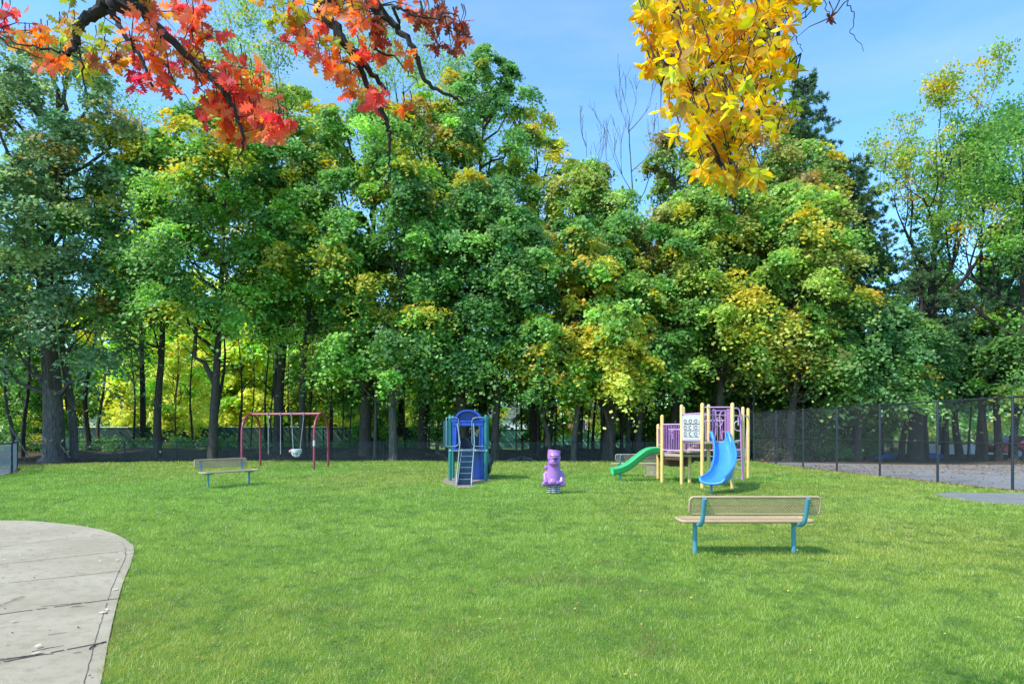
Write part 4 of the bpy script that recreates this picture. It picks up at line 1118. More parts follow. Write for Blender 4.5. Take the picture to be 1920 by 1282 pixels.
make_tree(mt, 'green gold maple against the foot of the tallest pine', 'tree', 1492, 40.5, 262, 3.6, 7, 'olive', .26, 133, lobes=46, tip='yellow', tipp=.25)
make_tree(mt, 'deep green low maple overhanging the tall fence', 'tree', 1610, 36, 560, 3.9, 3.2, 'deep', .20, 126, lobes=50, tip='yellow', tipp=.05)
make_tree(mt, 'leafy dark maple with low branches left of the thick pine trunk', 'tree', 1690, 38, 600, 3.0, 3.6, 'deep', .20, 127, lobes=36, tip='orange', tipp=.08)
make_tree(mt, 'green maple behind the fence at the right edge of the picture', 'tree', 1900, 37, 560, 3.4, 3.4, 'green', .24, 128, lobes=40, tip='yellow', tipp=.1, lean=(-.04, 0))
make_tree(mt, 'shady maple with slanting trunk behind the last fence panels', 'tree', 1800, 39, 600, 3.0, 4.0, 'deep', .24, 129, lobes=34, lean=(-.08, 0), tip='yellow', tipp=.08)
make_tree(mt, 'orange red young maple glimpsed between the pines', 'tree', 1672, 50, 560, 2.2, 8, 'orange', .15, 130, lobes=20, per=9)
make_tree(mt, 'small orange red maple glimpsed by the right picture edge', 'tree', 1842, 50, 596, 1.9, 7, 'orange', .15, 131, lobes=16, per=9)

make_pine('pine_tree', 'tall dark pine whose ragged flank slopes down behind the hanging yellow leaves', 1512, 41, 140, 7.2, 4, .34, 201, dens=1.15)
make_pine('pine_tree', 'shorter bluish pine at the right of the tallest pine', 1602, 40, 285, 4.8, 3.5, .24, 202)
make_pine('pine_tree', 'thick trunked pine with sparse dark boughs behind the tall fence', 1716, 36, 470, 3.2, 6.0, .44, 203, dens=.55)
make_pine('pine_tree', 'thin pine with drooping boughs near the right picture edge', 1872, 36.5, 420, 3.0, 4.2, .22, 204, dens=.7)
make_pine('pine_tree', 'grey green pine in the gap between the two right hand open trees', 1770, 42, 520, 3.2, 3.5, .22, 205, dens=.7)

make_open_tree('oak_tree', 'open crowned oak with black limbs and bronze top against the sky', 1722, 37.5, 232, .38, 301, 'olive', leaf_n=40, lean=(.085, 0), tip='yellow', tipp=.2, zfork=.42, depth=3, spread=.30, size=.16, up=.45, ang=.42, frac=.95)
make_open_tree('ash_tree', 'light green airy tree leaning at the right edge of the picture', 1835, 36.5, 262, .20, 302, 'green', leaf_n=64, lean=(.03, 0), zfork=.35, depth=3, spread=.42, size=.15, frac=.95)
make_open_tree('ash_tree', 'dark leaved airy tree cut off by the right picture edge', 1930, 35, 225, .22, 303, 'green', leaf_n=60, lean=(-.02, 0), zfork=.3, depth=3, spread=.4, size=.16, frac=.9)
make_open_tree('ash_tree', 'wispy pale green tree top behind the forked maple', 520, 44, 95, .25, 304, 'pale', leaf_n=60, zfork=.5, depth=3, spread=.45, size=.17, tip='yellow', tipp=.2)
make_open_tree('ash_tree', 'wispy tall tree behind the red oak branches near the middle', 752, 46, 80, .26, 305, 'pale', leaf_n=60, zfork=.5, depth=3, spread=.5, size=.17)
make_open_tree('ash_tree', 'thin airy tree top filling the gap beside the dusky left maples', 268, 45, 215, .22, 306, 'green', leaf_n=24, zfork=.45, depth=3, spread=.42, size=.16)
make_open_tree('dead_tree', 'bare grey dead tree standing above the pale feathery tree', 1178, 40, 168, .17, 307, 'green', leaf_n=0, zfork=.50, depth=3, ang=.30, up=.55, L0=3.6, bark=BARK_GREY)
make_open_tree('dead_tree', 'thin leaning bare snag left of the bigger bare tree', 1132, 41, 190, .11, 308, 'green', leaf_n=0, zfork=.6, depth=2, ang=.28, up=.6, L0=2.2, lean=(-.055, 0), bark=BARK_GREY)

# woods behind: three kinds of tree, copied
BG = 'sunlit trees deep in the wood'
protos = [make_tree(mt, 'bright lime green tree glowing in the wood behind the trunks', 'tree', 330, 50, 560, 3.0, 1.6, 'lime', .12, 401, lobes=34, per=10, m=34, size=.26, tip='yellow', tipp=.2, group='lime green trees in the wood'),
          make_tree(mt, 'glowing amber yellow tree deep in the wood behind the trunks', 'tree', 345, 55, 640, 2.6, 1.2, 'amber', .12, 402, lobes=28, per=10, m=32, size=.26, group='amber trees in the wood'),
          make_tree(mt, 'mid green backwood tree with slender trunk', 'tree', 620, 47, 430, 3.2, 3.6, 'green', .16, 403, lobes=36, per=10, m=34, size=.25, tip='yellow', tipp=.15, group='mid green backwood trees')]
rb = np.random.default_rng(77)
def dtree(k, px, Y, s):
    if k < 2 and px < 1000 and Y > 44: Y, s = Y * .62 + 28 + (7 if k == 0 else 3), s * 1.22
    o = dup(protos[k], ((px - 960) * Y / F, Y, 0), rb.uniform(0, 6.3), None, None, (s, s, s * rb.uniform(.9, 1.15)))
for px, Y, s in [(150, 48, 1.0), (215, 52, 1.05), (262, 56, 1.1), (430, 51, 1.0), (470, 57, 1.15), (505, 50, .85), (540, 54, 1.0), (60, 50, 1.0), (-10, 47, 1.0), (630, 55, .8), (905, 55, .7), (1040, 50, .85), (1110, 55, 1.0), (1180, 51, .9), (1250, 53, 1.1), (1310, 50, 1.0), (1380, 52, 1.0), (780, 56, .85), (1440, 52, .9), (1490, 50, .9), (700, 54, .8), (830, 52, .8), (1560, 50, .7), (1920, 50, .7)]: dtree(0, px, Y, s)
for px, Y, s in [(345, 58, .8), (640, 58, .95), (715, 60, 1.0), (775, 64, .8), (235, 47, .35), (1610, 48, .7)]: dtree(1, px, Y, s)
for px, Y, s in [(90, 44, 1.0), (690, 46, 1.0), (860, 44, .95), (1010, 46, 1.0), (1150, 45, 1.05), (1290, 45, 1.0), (1430, 44, 1.0), (1590, 44, .9), (1760, 47, .95), (1850, 45, .9), (1940, 44, 1.0)]: dtree(2, px, Y, s)

for i, (px, Y, s_) in enumerate([(880, 41, 1), (1010, 44, .6), (1185, 44, .8), (1300, 42, 1.1), (1360, 41, 1), (1420, 41.5, 1), (1530, 40, 1), (1580, 41, .9), (820, 44, .7), (700, 45, .7), (1640, 43, .8), (110, 42, .9), (30, 41, .9), ]):
    if i == 0: low = make_tree(mt, 'low bushy understory maple in the shade of the big trees', 'tree', px, Y, 620, 2.4, 1.5, 'green', .08, 404, lobes=30, per=9, m=30, size=.22, tip='yellow', tipp=.08, group='understory maples')
    else: dup(low, ((px - 960) * Y / F, Y, 0), rb.uniform(0, 6.3), None, None, (s_, s_, s_ * rb.uniform(.85, 1.2)))
for px, Y, s_ in [(215, 45, 1.1), (330, 46, 1.25), (450, 46, 1.2), (540, 47, 1.2), (270, 50, 1.4), (400, 48, 1.3), (620, 50, 1.1), (490, 52, 1.4)]: dtree(0, px, Y, s_)
# slender stems
SG = 'slender bare stems in the wood'
stems = []
for i in range(3):
    m = MB(); r_ = np.random.default_rng(500 + i); pts, rs = trunk_path(r_, 9.5, .085 + .02 * i, (.02 * (i - 1), 0), .18); m.tube(pts, rs, n=7, cap=False)
    for q in range(5):
        a_ = along(pts, 3.0 + q * 1.1 + r_.random()); ang_ = r_.uniform(0, 6.3); limb(m, r_, a_, a_ + Vector((math.cos(ang_) * 1.2, math.sin(ang_) * 1.2, 1.1)), .025, 4)
    me_ob = m.build('tree_stem', [BARK, BARK_DARK, BARK_GREY][i], smooth=True)
    stems.append(me_ob); tag(me_ob, 'slender bare stemmed young tree among the bigger trunks', 'tree', SG)
first = [True] * 3
for px, Y, k, s in [(28, 36, 0, 1.7), (42, 37, 1, 1.6), (168, 40, 1, 2.2), (185, 41, 0, 1.8), (120, 42, 2, 1.0), (362, 42, 1, 1.1), (405, 38, 1, 1.9), (447, 39, 1, 1.2), (470, 41, 0, .8), (500, 40, 1, 1.0), (510, 43, 0, 1.0), (530, 41, 1, 1.1), (545, 44, 0, .8), (580, 42, 1, 1.0), (702, 36, 2, .9), (707, 39, 1, 1.4), (655, 42, 0, .7), (760, 41, 1, .7), (785, 42, 0, .8), (797, 40, 1, 1.3), (804, 41, 0, 1.2), (822, 43, 1, .8), (968, 38.5, 2, .6), (980, 42, 1, 1.0), (1008, 37, 1, .95), (1020, 41, 2, .8), (1030, 38, 1, 1.5), (1057, 43, 0, .7), (1090, 40, 1, .9), (1102, 42, 0, 1.1), (1112, 41, 1, 1.2), (1150, 36.2, 0, 1.6), (1128, 37, 1, 1.7), (1166, 39, 1, 1.4), (1208, 42, 0, .8), (1235, 38, 1, .8), (1404, 37, 0, 1.3), (1430, 39, 1, 1.0), (1520, 37.5, 1, 1.2), (1545, 38, 0, 1.5), (1655, 39, 1, 1.2), (1738, 37, 1, 1.7), (1775, 38, 0, 1.9), (1848, 36, 1, 1.9), (1815, 41, 0, 1.0), (250, 43, 1, 1.0), (330, 44, 0, .9), (620, 41, 1, .8), (640, 44, 0, .9), (880, 39, 0, 1.5), (1330, 39, 1, 1.3), (1300, 41, 0, 1.1), (1265, 42, 1, 1.1)]:
    o = stems[k] if first[k] else stems[k].copy()
    if not first[k]: COL.objects.link(o)
    first[k] = False
    o.location = ((px - 960) * Y / F, Y, 0); o.rotation_euler = (0, 0, rb.uniform(0, 6.3)); o.scale = (s * .8, s * .8, rb.uniform(.95, 1.25))

def far_woods():
    r_ = np.random.default_rng(88); L_ = []
    for i in range(330):
        x = -75 + 205 * i / 330 + r_.normal(); 
        if -42 < x < 22: hh = r_.uniform(6.5, 11)
        else: hh = r_.uniform(.5, 9.5)
        L_.append((x, r_.uniform(100, 112), hh, r_.uniform(1.6, 3.0), r_.normal() * .4, -1))
        if x > 22: L_.append((x, r_.uniform(80, 98), r_.uniform(.5, 7), r_.uniform(1.6, 2.8), r_.normal() * .4, -1))
    V, C = crown_mesh(r_, L_, 9, 22, .55, 'green', 'yellow', .12, .8, .4)
    o = npmesh('far_woods', V, 4, C, LEAF); o['kind'] = 'stuff'; o['label'] = 'distant green woods closing the view behind the houses'
far_woods()
# dead vine column and undergrowth
rng = np.random.default_rng(9)
PAL['vine'] = [(.13, .10, .07), (.17, .14, .09), (.09, .08, .05), (.12, .13, .06)]
tv = thing('vine_clad_stump', 'brown dried vines heaped over a stump behind the tall fence start', 'shrub', (14.9, 36.2, 0))
m = MB(); m.tube([(0, 0, -.05), (.05, 0, 1.2), (0, 0, 2.4)], [.2, .15, .08], n=8); m.build('trunk', BARK_DARK, tv, smooth=True)
L_ = [(rng.normal() * .28 * (1.3 - h / 3.2), rng.normal() * .3, h, .42 * (1.25 - h / 4), rng.normal(), -1) for h in np.linspace(.15, 2.6, 22)]
V, C = crown_mesh(rng, L_, 10, 26, .11, 'vine', None, 0, .8, .42); npmesh('crown', V, 4, C, LITTER, tv)
def bush(name, label, px, Y, w, h, pal, seed, group=None, size=.12, n=10):
    r_ = np.random.default_rng(seed); t = thing(name, label, 'shrub', ((px - 960) * Y / F, Y, 0), 0, group)
    L_ = [(r_.normal() * w * .3, r_.normal() * w * .25, r_.uniform(.15, .85) * h, w * .24, r_.normal(), -1) for _ in range(n)]
    V, C = crown_mesh(r_, L_, 10, 28, size, pal, 'yellow', .06, .7, .4); npmesh('foliage', V, 4, C, LEAF, t)
    m = MB()
    for l in L_[:6]: m.tube([(0, 0, -.03), (l[0] * .5, l[1] * .5, l[2] * .55), (l[0], l[1], l[2])], [.02, .012, .006], n=4)
    m.build('stem', BARK, t)
UG = 'low shrubs in the shade of the wood'
for i, (px, Y, w, h, p) in enumerate([(60, 40, 2.2, 1.4, 'deep'), (190, 41, 2.4, 1.3, 'deep'), (255, 43, 2.4, 1.2, 'deep'), (345, 42, 2.4, 1.3, 'deep'), (430, 43, 2.0, 1.2, 'deep'), (530, 44, 2.2, 1.2, 'deep'), (640, 44, 2.2, 1.1, 'deep'), (760, 44, 2.0, 1.1, 'deep'), (1250, 45, 2.4, 1.3, 'deep'), (1390, 40, 2.6, 2.0, 'deep'), (1500, 39, 2.4, 1.6, 'deep'), (1560, 38.5, 2.0, 1.3, 'deep'), (1630, 40, 2.0, 1.2, 'deep'), (1330, 39, 2.4, 1.8, 'deep'), (1590, 42, 2.5, 2.2, 'rust')]):
    bush('shrub', 'low dark leafy shrub in the shade of the trunks', px, Y, w, h, p, 700 + i, UG)

# ------------------------------------------------------------------ overhanging branches
def leafshape(kind):
    if kind == 'oak':   # pointed lobes
        half = [(0, 0), (.05, .10), (.26, .20), (.10, .30), (.42, .44), (.13, .52), (.38, .70), (.12, .76), (.16, .90), (0, 1.0)]
    else:
        half = [(0, 0), (.10, .15), (.19, .38), (.20, .58), (.12, .82), (0, 1.0)]
    return [(x, y) for x, y in half] + [(-x, y) for x, y in half[-2:0:-1]]
def big_leaves(P, D, N, S, C, kind, rng, curl=.12):
    sh = np.array(leafshape(kind)); k = len(sh); U = norm(D); N = norm(N - U * (N * U).sum(1, keepdims=True)); R_ = np.cross(U, N)
    out = np.empty((len(P), k, 3))
    for j, (x, y) in enumerate(sh):
        out[:, j] = P + (U * y + R_ * x - N * (curl * (y - .2) ** 2 + abs(x) * .25 * 1)) * S[:, None]
    return out.reshape(-1, 3), C, k
def branch_tree(name, label, base, trunk_pts, trunk_r, limbs, clusters, kind, lm):
    t = thing(name, label, 'tree', base)
    m = MB(); m.tube(trunk_pts, trunk_r, n=14, cap=False); m.build('trunk', BARK, t, smooth=True, world=True)
    m = MB()
    for pts, r0, r1 in limbs:
        sp = spline(pts, 5); n = len(sp)
        q = [p + Vector(rng.normal(size=3) * .004) for p in sp]
        m.tube(q, [(r0 + (r1 - r0) * i / (n - 1)) * .70 for i in range(n)], n=7, cap=False)
    twigs = m
    r_ = np.random.default_rng(len(name) * 7)
    Ps, Ds, Ns, Ss, Cs = [], [], [], [], []
    allpts = [p for pts, a, b in limbs for p in spline(pts, 5) if p.y < 5.5]
    for (c, rad, cols, n, sz) in clusters:
        c = Vector(c)
        near = min(allpts, key=lambda p: (p - c).length)
        nt = max(2, n // 7)
        for q in range(nt):
            e = c + Vector(r_.normal(size=3) * rad * .55)
            a = near.lerp(e, .5) + Vector((0, 0, .02)); twigs.tube([near, a, e] if r_.random() < .3 else [e + Vector((0, .01, .07)), e + Vector((.01, 0, .03)), e], [.0026, .0018, .0010], n=4, cap=False)
            col = np.array(cols[r_.integers(len(cols))])
            for w in range(7):
                P = np.array(e) + r_.normal(size=3) * rad * .20
                d = np.array([r_.normal() * .9, r_.normal() * .7, -.45 + r_.normal() * .6]); nn = r_.normal(size=3) * .9 + np.array([0, -.5, .6])
                Ps.append(P); Ds.append(d); Ns.append(nn); Ss.append(sz * r_.uniform(.65, 1.25)); Cs.append(np.clip(col * r_.uniform(.7, 1.3) * (1 + r_.normal(size=3) * .08), .01, .95))
    twigs.build('branches', BARK_DARK, t, smooth=True, world=True)
    V, C, k = big_leaves(np.array(Ps), np.array(Ds), np.array(Ns), np.array(Ss), np.array(Cs), kind, r_)
    npmesh('foliage', V, k, C, lm, t, off=base)
    return t
YB_ = 4.0; SH = .61
def B_(px, py, Y=YB_): return W(px, py, Y * SH)
RED = [(.72, .13, .07), (.78, .20, .08), (.66, .09, .07), (.78, .26, .09)]
CRM = [(.60, .06, .09), (.50, .05, .07), (.68, .11, .09)]
ORA = [(.75, .25, .05), (.70, .32, .06), (.66, .16, .05)]
GRY = [(.35, .38, .04), (.45, .36, .05), (.28, .33, .04), (.6, .3, .05)]
BRN = [(.30, .07, .04), (.38, .10, .05), (.25, .06, .04)]
hub = (-3.3, .6, 4.6); h2 = Vector((-2.3, 1.3, 4.5)); h3 = Vector((-1.6, 1.4, 4.5))
limbs = [
 ([hub, h2, B_(205, -60), B_(196, -2), B_(191, 18), B_(168, 30), B_(150, 45), B_(145, 66), B_(143, 84), B_(128, 102)], .05, .012),
 ([B_(128, 102), B_(108, 96), B_(70, 88), B_(30, 80), B_(0, 62)], .008, .003),
 ([B_(145, 84), B_(150, 110), B_(158, 150), B_(162, 190)], .008, .003),
 ([h2, B_(198, -60, 3.9), B_(204, 0, 3.9), B_(216, 32, 3.9), B_(235, 68, 3.9), B_(264, 108, 3.9), B_(284, 160, 3.9)], .024, .007),
 ([h2, B_(225, -60, 4.1), B_(251, 0, 4.1), B_(284, 40, 4.1), B_(328, 82, 4.1), B_(386, 138, 4.1), B_(420, 172, 4.1), B_(436, 200, 4.1), B_(456, 248, 4.1), B_(457, 280, 4.1)], .034, .006),
 ([B_(455, 268, 4.1), B_(449, 300, 4.1), B_(454, 325, 4.1), B_(440, 332, 4.1), B_(426, 326, 4.1)], .004, .002),
 ([B_(310, 120), B_(330, 160), B_(352, 190)], .005, .002), ([B_(360, 125), B_(374, 160), B_(390, 198)], .006, .002),
 ([hub, h3, B_(580, -70, 4.2), B_(598, 0, 4.2), B_(614, 30, 4.2), B_(640, 72, 4.2), B_(666, 100, 4.2), B_(698, 138, 4.2), B_(722, 172, 4.2)], .055, .010),
 ([B_(650, 85, 4.2), B_(672, 122, 4.2), B_(696, 172, 4.2), B_(724, 226, 4.2), B_(730, 256, 4.2), B_(728, 290, 4.2)], .020, .007),
 ([B_(728, 285, 4.2), B_(731, 320, 4.2), B_(722, 345, 4.2), B_(700, 368, 4.2), B_(678, 378, 4.2), B_(664, 360, 4.2)], .006, .002),
 ([h3, B_(660, -50, 4.0), B_(691, 0, 4.0), B_(715, 24, 4.0), B_(742, 50, 4.0), B_(775, 91, 4.0), B_(790, 140, 4.0), B_(815, 166, 4.0), B_(845, 180, 4.0), B_(872, 198, 4.0)], .028, .005),
 ([B_(845, 180, 4.0), B_(880, 188, 4.0), B_(912, 176, 4.0), B_(932, 150, 4.0)], .005, .002),
 ([h3, B_(690, -20, 3.9), B_(735, 12, 3.9), B_(762, 22, 3.9), B_(806, 35, 3.9), B_(852, 26, 3.9)], .012, .003),
 ([B_(703, 95, 4.1), B_(740, 110, 4.1), B_(765, 135, 4.1), B_(785, 160, 4.1)], .006, .002),
 ([B_(-20, 60), B_(30, 90), B_(110, 130), B_(118, 190)], .006, .002),
]
def K(px, py, r, cols, n, Y=YB_, sz=.076): return (B_(px, py, Y + rb.uniform(-.10, .45)), r * 1.08 * YB_ * SH / F, cols, n, sz * SH)
cl = [K(14, 22, 20, CRM, 28), K(40, 66, 30, ORA, 35), K(72, 70, 32, ORA + GRY, 42), K(95, 105, 26, ORA, 28), K(118, 55, 30, GRY, 35), K(132, 24, 18, GRY, 14), K(105, 115, 16, ORA + GRY, 14),
      K(200, 80, 24, GRY, 28), K(170, 118, 22, GRY, 28), K(205, 115, 30, GRY + BRN, 35), K(240, 108, 24, CRM + RED, 28), K(252, 146, 18, CRM, 21), K(282, 152, 16, CRM, 14), K(310, 160, 20, RED, 21), K(300, 145, 20, GRY + ORA, 14),
      K(235, 10, 22, ORA, 28), K(268, 18, 22, ORA + GRY, 28), K(278, 62, 30, RED + ORA, 42), K(295, 90, 30, ORA, 49), K(312, 100, 22, CRM, 28), K(330, 28, 32, ORA + RED, 42), K(360, 48, 26, RED, 35), K(378, 20, 20, RED, 21), K(372, 80, 18, RED + GRY, 21), K(385, 105, 26, BRN + GRY, 35), K(345, 5, 25, RED, 28),
      K(405, 150, 36, ORA + RED, 70), K(440, 130, 30, RED + ORA, 56), K(430, 185, 42, RED + ORA, 98), K(468, 180, 34, RED + ORA, 70), K(405, 205, 28, RED, 49), K(430, 235, 30, RED + ORA, 56), K(475, 222, 34, RED + ORA, 70), K(512, 215, 28, RED, 56), K(530, 232, 14, CRM + RED, 21), K(385, 212, 14, CRM, 14),
      K(510, 12, 20, GRY, 28), K(545, 28, 22, GRY + ORA, 28), K(548, 60, 20, CRM, 28), K(572, 78, 14, CRM, 14), K(580, 22, 28, RED + GRY, 42), K(610, 25, 30, RED + ORA, 49), K(602, 80, 24, GRY + ORA, 28), K(622, 105, 26, ORA + RED, 42), K(645, 130, 26, ORA, 35), K(655, 160, 16, ORA, 14), K(660, 10, 30, GRY + RED, 42), K(690, 35, 34, RED + ORA, 56), K(700, 78, 24, RED, 35), K(683, 100, 18, CRM, 21), K(720, 50, 22, CRM + BRN, 28), K(708, 175, 18, CRM + RED, 28), K(712, 192, 14, CRM, 14), K(760, 15, 30, BRN + RED, 42), K(795, 20, 26, BRN, 35), K(790, 30, 15, BRN, 14), K(762, 205, 8, ORA, 7), K(772, 95, 12, ORA, 7), K(657, 180, 8, RED, 7), K(835, 12, 16, BRN, 14), K(824, 85, 8, BRN, 7), K(860, 55, 9, BRN, 7), K(862, 72, 11, BRN, 14), K(868, 42, 8, BRN, 7), K(842, 92, 7, BRN, 7), K(165, 140, 14, GRY, 7), K(8, 55, 14, ORA, 7)]
branch_tree('red_oak_tree', 'oak reaching in overhead at the upper left with red and orange leaves', (-3.6, .2, 0), [(-3.6, .2, -.1), (-3.55, .25, .4), (-3.5, .3, 2.5), (-3.3, .6, 4.6), (-3.2, .8, 6.5)], [.36, .28, .24, .20, .12], limbs, cl, 'oak', BRIGHT)

YEL = [(.82, .53, .015), (.88, .62, .02), (.72, .40, .015), (.84, .50, .03), (.62, .48, .03), (.55, .30, .03)]
YG = [(.62, .58, .05), (.48, .52, .05)]
yh = Vector((3.4, .8, 4.8)); y2 = Vector((1.6, 1.5, 4.5))
Yd = 4.1
def Y_(px, py, Y=Yd): return W(px, py, Y * SH)
limbs = [([yh, y2, Y_(1478, -60), Y_(1466, -5), Y_(1452, 32), Y_(1430, 72), Y_(1404, 126), Y_(1385, 160), Y_(1368, 190)], .045, .006),
         ([Y_(1466, 0), Y_(1461, 50), Y_(1460, 96), Y_(1448, 140), Y_(1430, 185), Y_(1408, 225)], .012, .004),
         ([Y_(1430, 72), Y_(1395, 100), Y_(1375, 120), Y_(1340, 118), Y_(1320, 135), Y_(1300, 170)], .010, .003),
         ([y2, Y_(1380, -50), Y_(1365, 0), Y_(1340, 50), Y_(1300, 90), Y_(1262, 120), Y_(1240, 160)], .02, .004),
         ([y2, Y_(1300, -50), Y_(1290, 0), Y_(1255, 20), Y_(1225, 40)], .015, .003),
         ([Y_(1404, 126), Y_(1400, 180), Y_(1380, 230), Y_(1370, 290), Y_(1365, 330)], .008, .002),
         ([Y_(1410, 220), Y_(1440, 200), Y_(1465, 195), Y_(1480, 215)], .005, .002),
         ([Y_(1470, 20), Y_(1482, 50), Y_(1495, 75), Y_(1502, 100)], .004, .0015),
         ([y2, Y_(1540, -40), Y_(1545, 0), Y_(1551, 22), Y_(1560, 34)], .004, .0015),
         ([y2, Y_(1590, -40), Y_(1588, 0), Y_(1602, 32), Y_(1596, 62), Y_(1618, 92)], .004, .0015)]
outl = [(1196, -10), (1204, 30), (1214, 78), (1216, 125), (1234, 165), (1252, 200), (1262, 235), (1290, 245), (1296, 285), (1312, 322), (1342, 348), (1372, 362), (1392, 345), (1400, 338), (1432, 335), (1424, 305), (1405, 285), (1420, 262), (1455, 245), (1490, 225), (1484, 190), (1472, 165), (1505, 132), (1484, 110), (1476, 60), (1486, 30), (1486, -10)]
cl = []
rr = np.random.default_rng(21); cnt = 0
while cnt < 350:
    px, py = rr.uniform(1196, 1508), rr.uniform(-12, 362)
    if not inpoly(np.array([px]), np.array([py]), outl)[0]: continue
    d_right = (px - 1385) / 120
    if d_right > 0 and 20 < py < 210 and rr.random() < min(.72, d_right * .8): continue
    if abs(px - 1385) < 40 and 240 < py < 300 and rr.random() < .3: continue
    cl.append((Y_(px, py, Yd + rr.normal() * .35), 10.5 * Yd * SH / F, YEL if rr.random() < .86 else YG, 14, .047)); cnt += 1
cl += [(Y_(1480, 135), .03, YEL, 14, .05), (Y_(1556, 34), .008, BRN, 4, .03), (Y_(1525, 3), .02, YEL, 7, .05)]
branch_tree('hickory_tree', 'golden yellow leafed tree hanging in overhead at the upper right', (3.6, .3, 0), [(3.6, .3, -.1), (3.58, .32, .4), (3.5, .5, 2.5), (3.4, .8, 4.8), (3.3, 1.0, 6.8)], [.33, .26, .22, .18, .12], limbs, cl, 'leaf', BRIGHT)

# ------------------------------------------------------------------ grass and litter
def scatter_grass():
    r = np.random.default_rng(31)
    Y0, Y1 = 3.4, 35.0; n = 1000000
    # density ~ 1/Y**2 beyond 6.5 m
    u = r.random(n); a = 6.5
    I1 = (a * a - Y0 * Y0) / 2; I2 = a * a * math.log(Y1 / a); tot = I1 + I2
    q = u * tot
    Yv = np.where(q < I1, np.sqrt(Y0 * Y0 + 2 * np.minimum(q, I1)), a * np.exp(np.maximum(q - I1, 0) / (a * a)))
    Xv = (r.random(n) * 2 - 1) * (Yv * .84 + .8)
    ok = inpoly(Xv, Yv, LAWN) & ~inpoly(Xv + .035 * (vnoise(Xv, Yv, .06, 48) - .3) + r.normal(size=n) * .012, Yv, [(p[0], p[1]) for p in PATH]) & ~inpoly(Xv, Yv, GP) & ~inpoly(Xv, Yv, MU)
    Xv, Yv = Xv[ok], Yv[ok]; n = len(Xv)
    sc = np.maximum(1, Yv / 6.5)
    big = vnoise(Xv, Yv, 1.3, 41); mid = vnoise(Xv, Yv, .33, 42); sm = vnoise(Xv, Yv, .09, 43); huge = vnoise(Xv, Yv, 4.5, 44)
    tuft = .55 + .55 * mid + .35 * sm
    h = r.uniform(.020, .040, n) * tuft * sc ** .55
    w = r.uniform(.0026, .0046, n) * sc
    ang = r.uniform(0, 2 * math.pi, n)
    flow = vnoise(Xv, Yv, .22, 45) * 2 * math.pi * 2
    la = np.where(r.random(n) < .25, flow, r.uniform(0, 2 * math.pi, n)); ln = r.uniform(.1, 1.0, n) * h
    V = np.empty((n, 3, 3))
    cx, sy = np.cos(ang) * w / 2, np.sin(ang) * w / 2
    V[:, 0] = np.stack([Xv - cx, Yv - sy, np.full(n, .0)], 1); V[:, 1] = np.stack([Xv + cx, Yv + sy, np.full(n, .0)], 1)
    V[:, 2] = np.stack([Xv + np.cos(la) * ln, Yv + np.sin(la) * ln, h], 1)
    c0 = np.array([.30, .37, .035]); c1 = np.array([.45, .50, .07]); cd = np.array([.13, .19, .025]); cb = np.array([.30, .20, .06]); cy = np.array([.50, .58, .16])
    t = np.clip(.5 + (big - .5) * .9 + (mid - .5) * 1.0 + r.normal(size=n) * .2, 0, 1)[:, None]
    C = c0 * (1 - t) + c1 * t
    dk = np.clip((.45 - sm) * 2.6 + (.47 - mid) * 1.5, 0, .85)[:, None]; C = C * (1 - dk) + cd * dk
    near = np.clip((13 - Yv) / 8, 0, 1)
    pb = .02 + .75 * np.clip((vnoise(Xv, Yv, .55, 46) - .62) * 3, 0, 1) * np.clip((vnoise(Xv, Yv, 2.5, 47) - .35) * 3, 0, 1) * near
    br = r.random(n) < pb; C[br] = cb * r.uniform(.6, 1.2, (br.sum(), 1))
    yl = r.random(n) < .045; C[yl] = cy
    lush = np.clip((huge - .5) * 1.6, -.4, .4)[:, None] + np.clip((Yv[:, None] - 11) / 30, 0, .35)
    C = C * (1 + lush * np.array([-.28, .10, -.15]))
    C = np.clip(C * r.uniform(.72, 1.28, (n, 1)), .005, .9)
    o = npmesh('grass', V.reshape(-1, 3), 3, C, GRASS); o['kind'] = 'stuff'; o['label'] = 'short mown green lawn grass'
scatter_grass()

def litter(name, label, pts, size, cols, seed, flat=.25, z=.012):
    r = np.random.default_rng(seed); P = np.array([(p[0], p[1], z + r.uniform(0, .02)) for p in pts]); n = len(P)
    N = norm(np.stack([r.normal(size=n) * flat, r.normal(size=n) * flat, np.ones(n)], 1)); C = np.array(cols)[r.integers(len(cols), size=n)] * r.uniform(.6, 1.3, (n, 1))
    o = npmesh(name, leaf_quads(P, N, r.uniform(.6, 1.3, n) * size, r), 4, np.clip(C, .01, .9), LITTER); o['kind'] = 'stuff'; o['label'] = label
r = np.random.default_rng(61)
LC = [(.32, .18, .08), (.40, .26, .12), (.22, .12, .06), (.48, .30, .10), (.42, .16, .07)]
pts = []
for i in range(len(FENCE) - 1):
    a_, b_ = FENCE[i], FENCE[i + 1]
    for q in range(230):
        t_ = r.random(); pts.append((a_[0] + (b_[0] - a_[0]) * t_ + abs(r.normal()) * .28 - .12, a_[1] + (b_[1] - a_[1]) * t_))
for q in range(7000):
    x, y = r.uniform(13.5, 36), 17 + 15 * r.random() ** .6
    if inpoly(np.array([x]), np.array([y]), [(13.5, 31), (14.4, 18), (15.4, 12), (40, 12), (40, 33)])[0] and (r.random() < .25 + .75 * (y > 25)): pts.append((x, y))
litter('fallen_leaves', 'dry brown and orange leaves strewn along the tall fence and court', pts, .085, LC, 62)
pts = [(r.uniform(-40, 40), 34.4 + 9 * r.random() ** 1.5) for q in range(9000)]
pts2 = [(p[0], p[1]) for p in pts if p[1] > 34.8 + .3]
litter('leaf_litter', 'dull brown leaf litter on the woodland floor', pts2, .10, [(.12, .08, .05), (.18, .11, .06), (.09, .06, .04), (.25, .15, .07)], 63, flat=.5, z=.05)
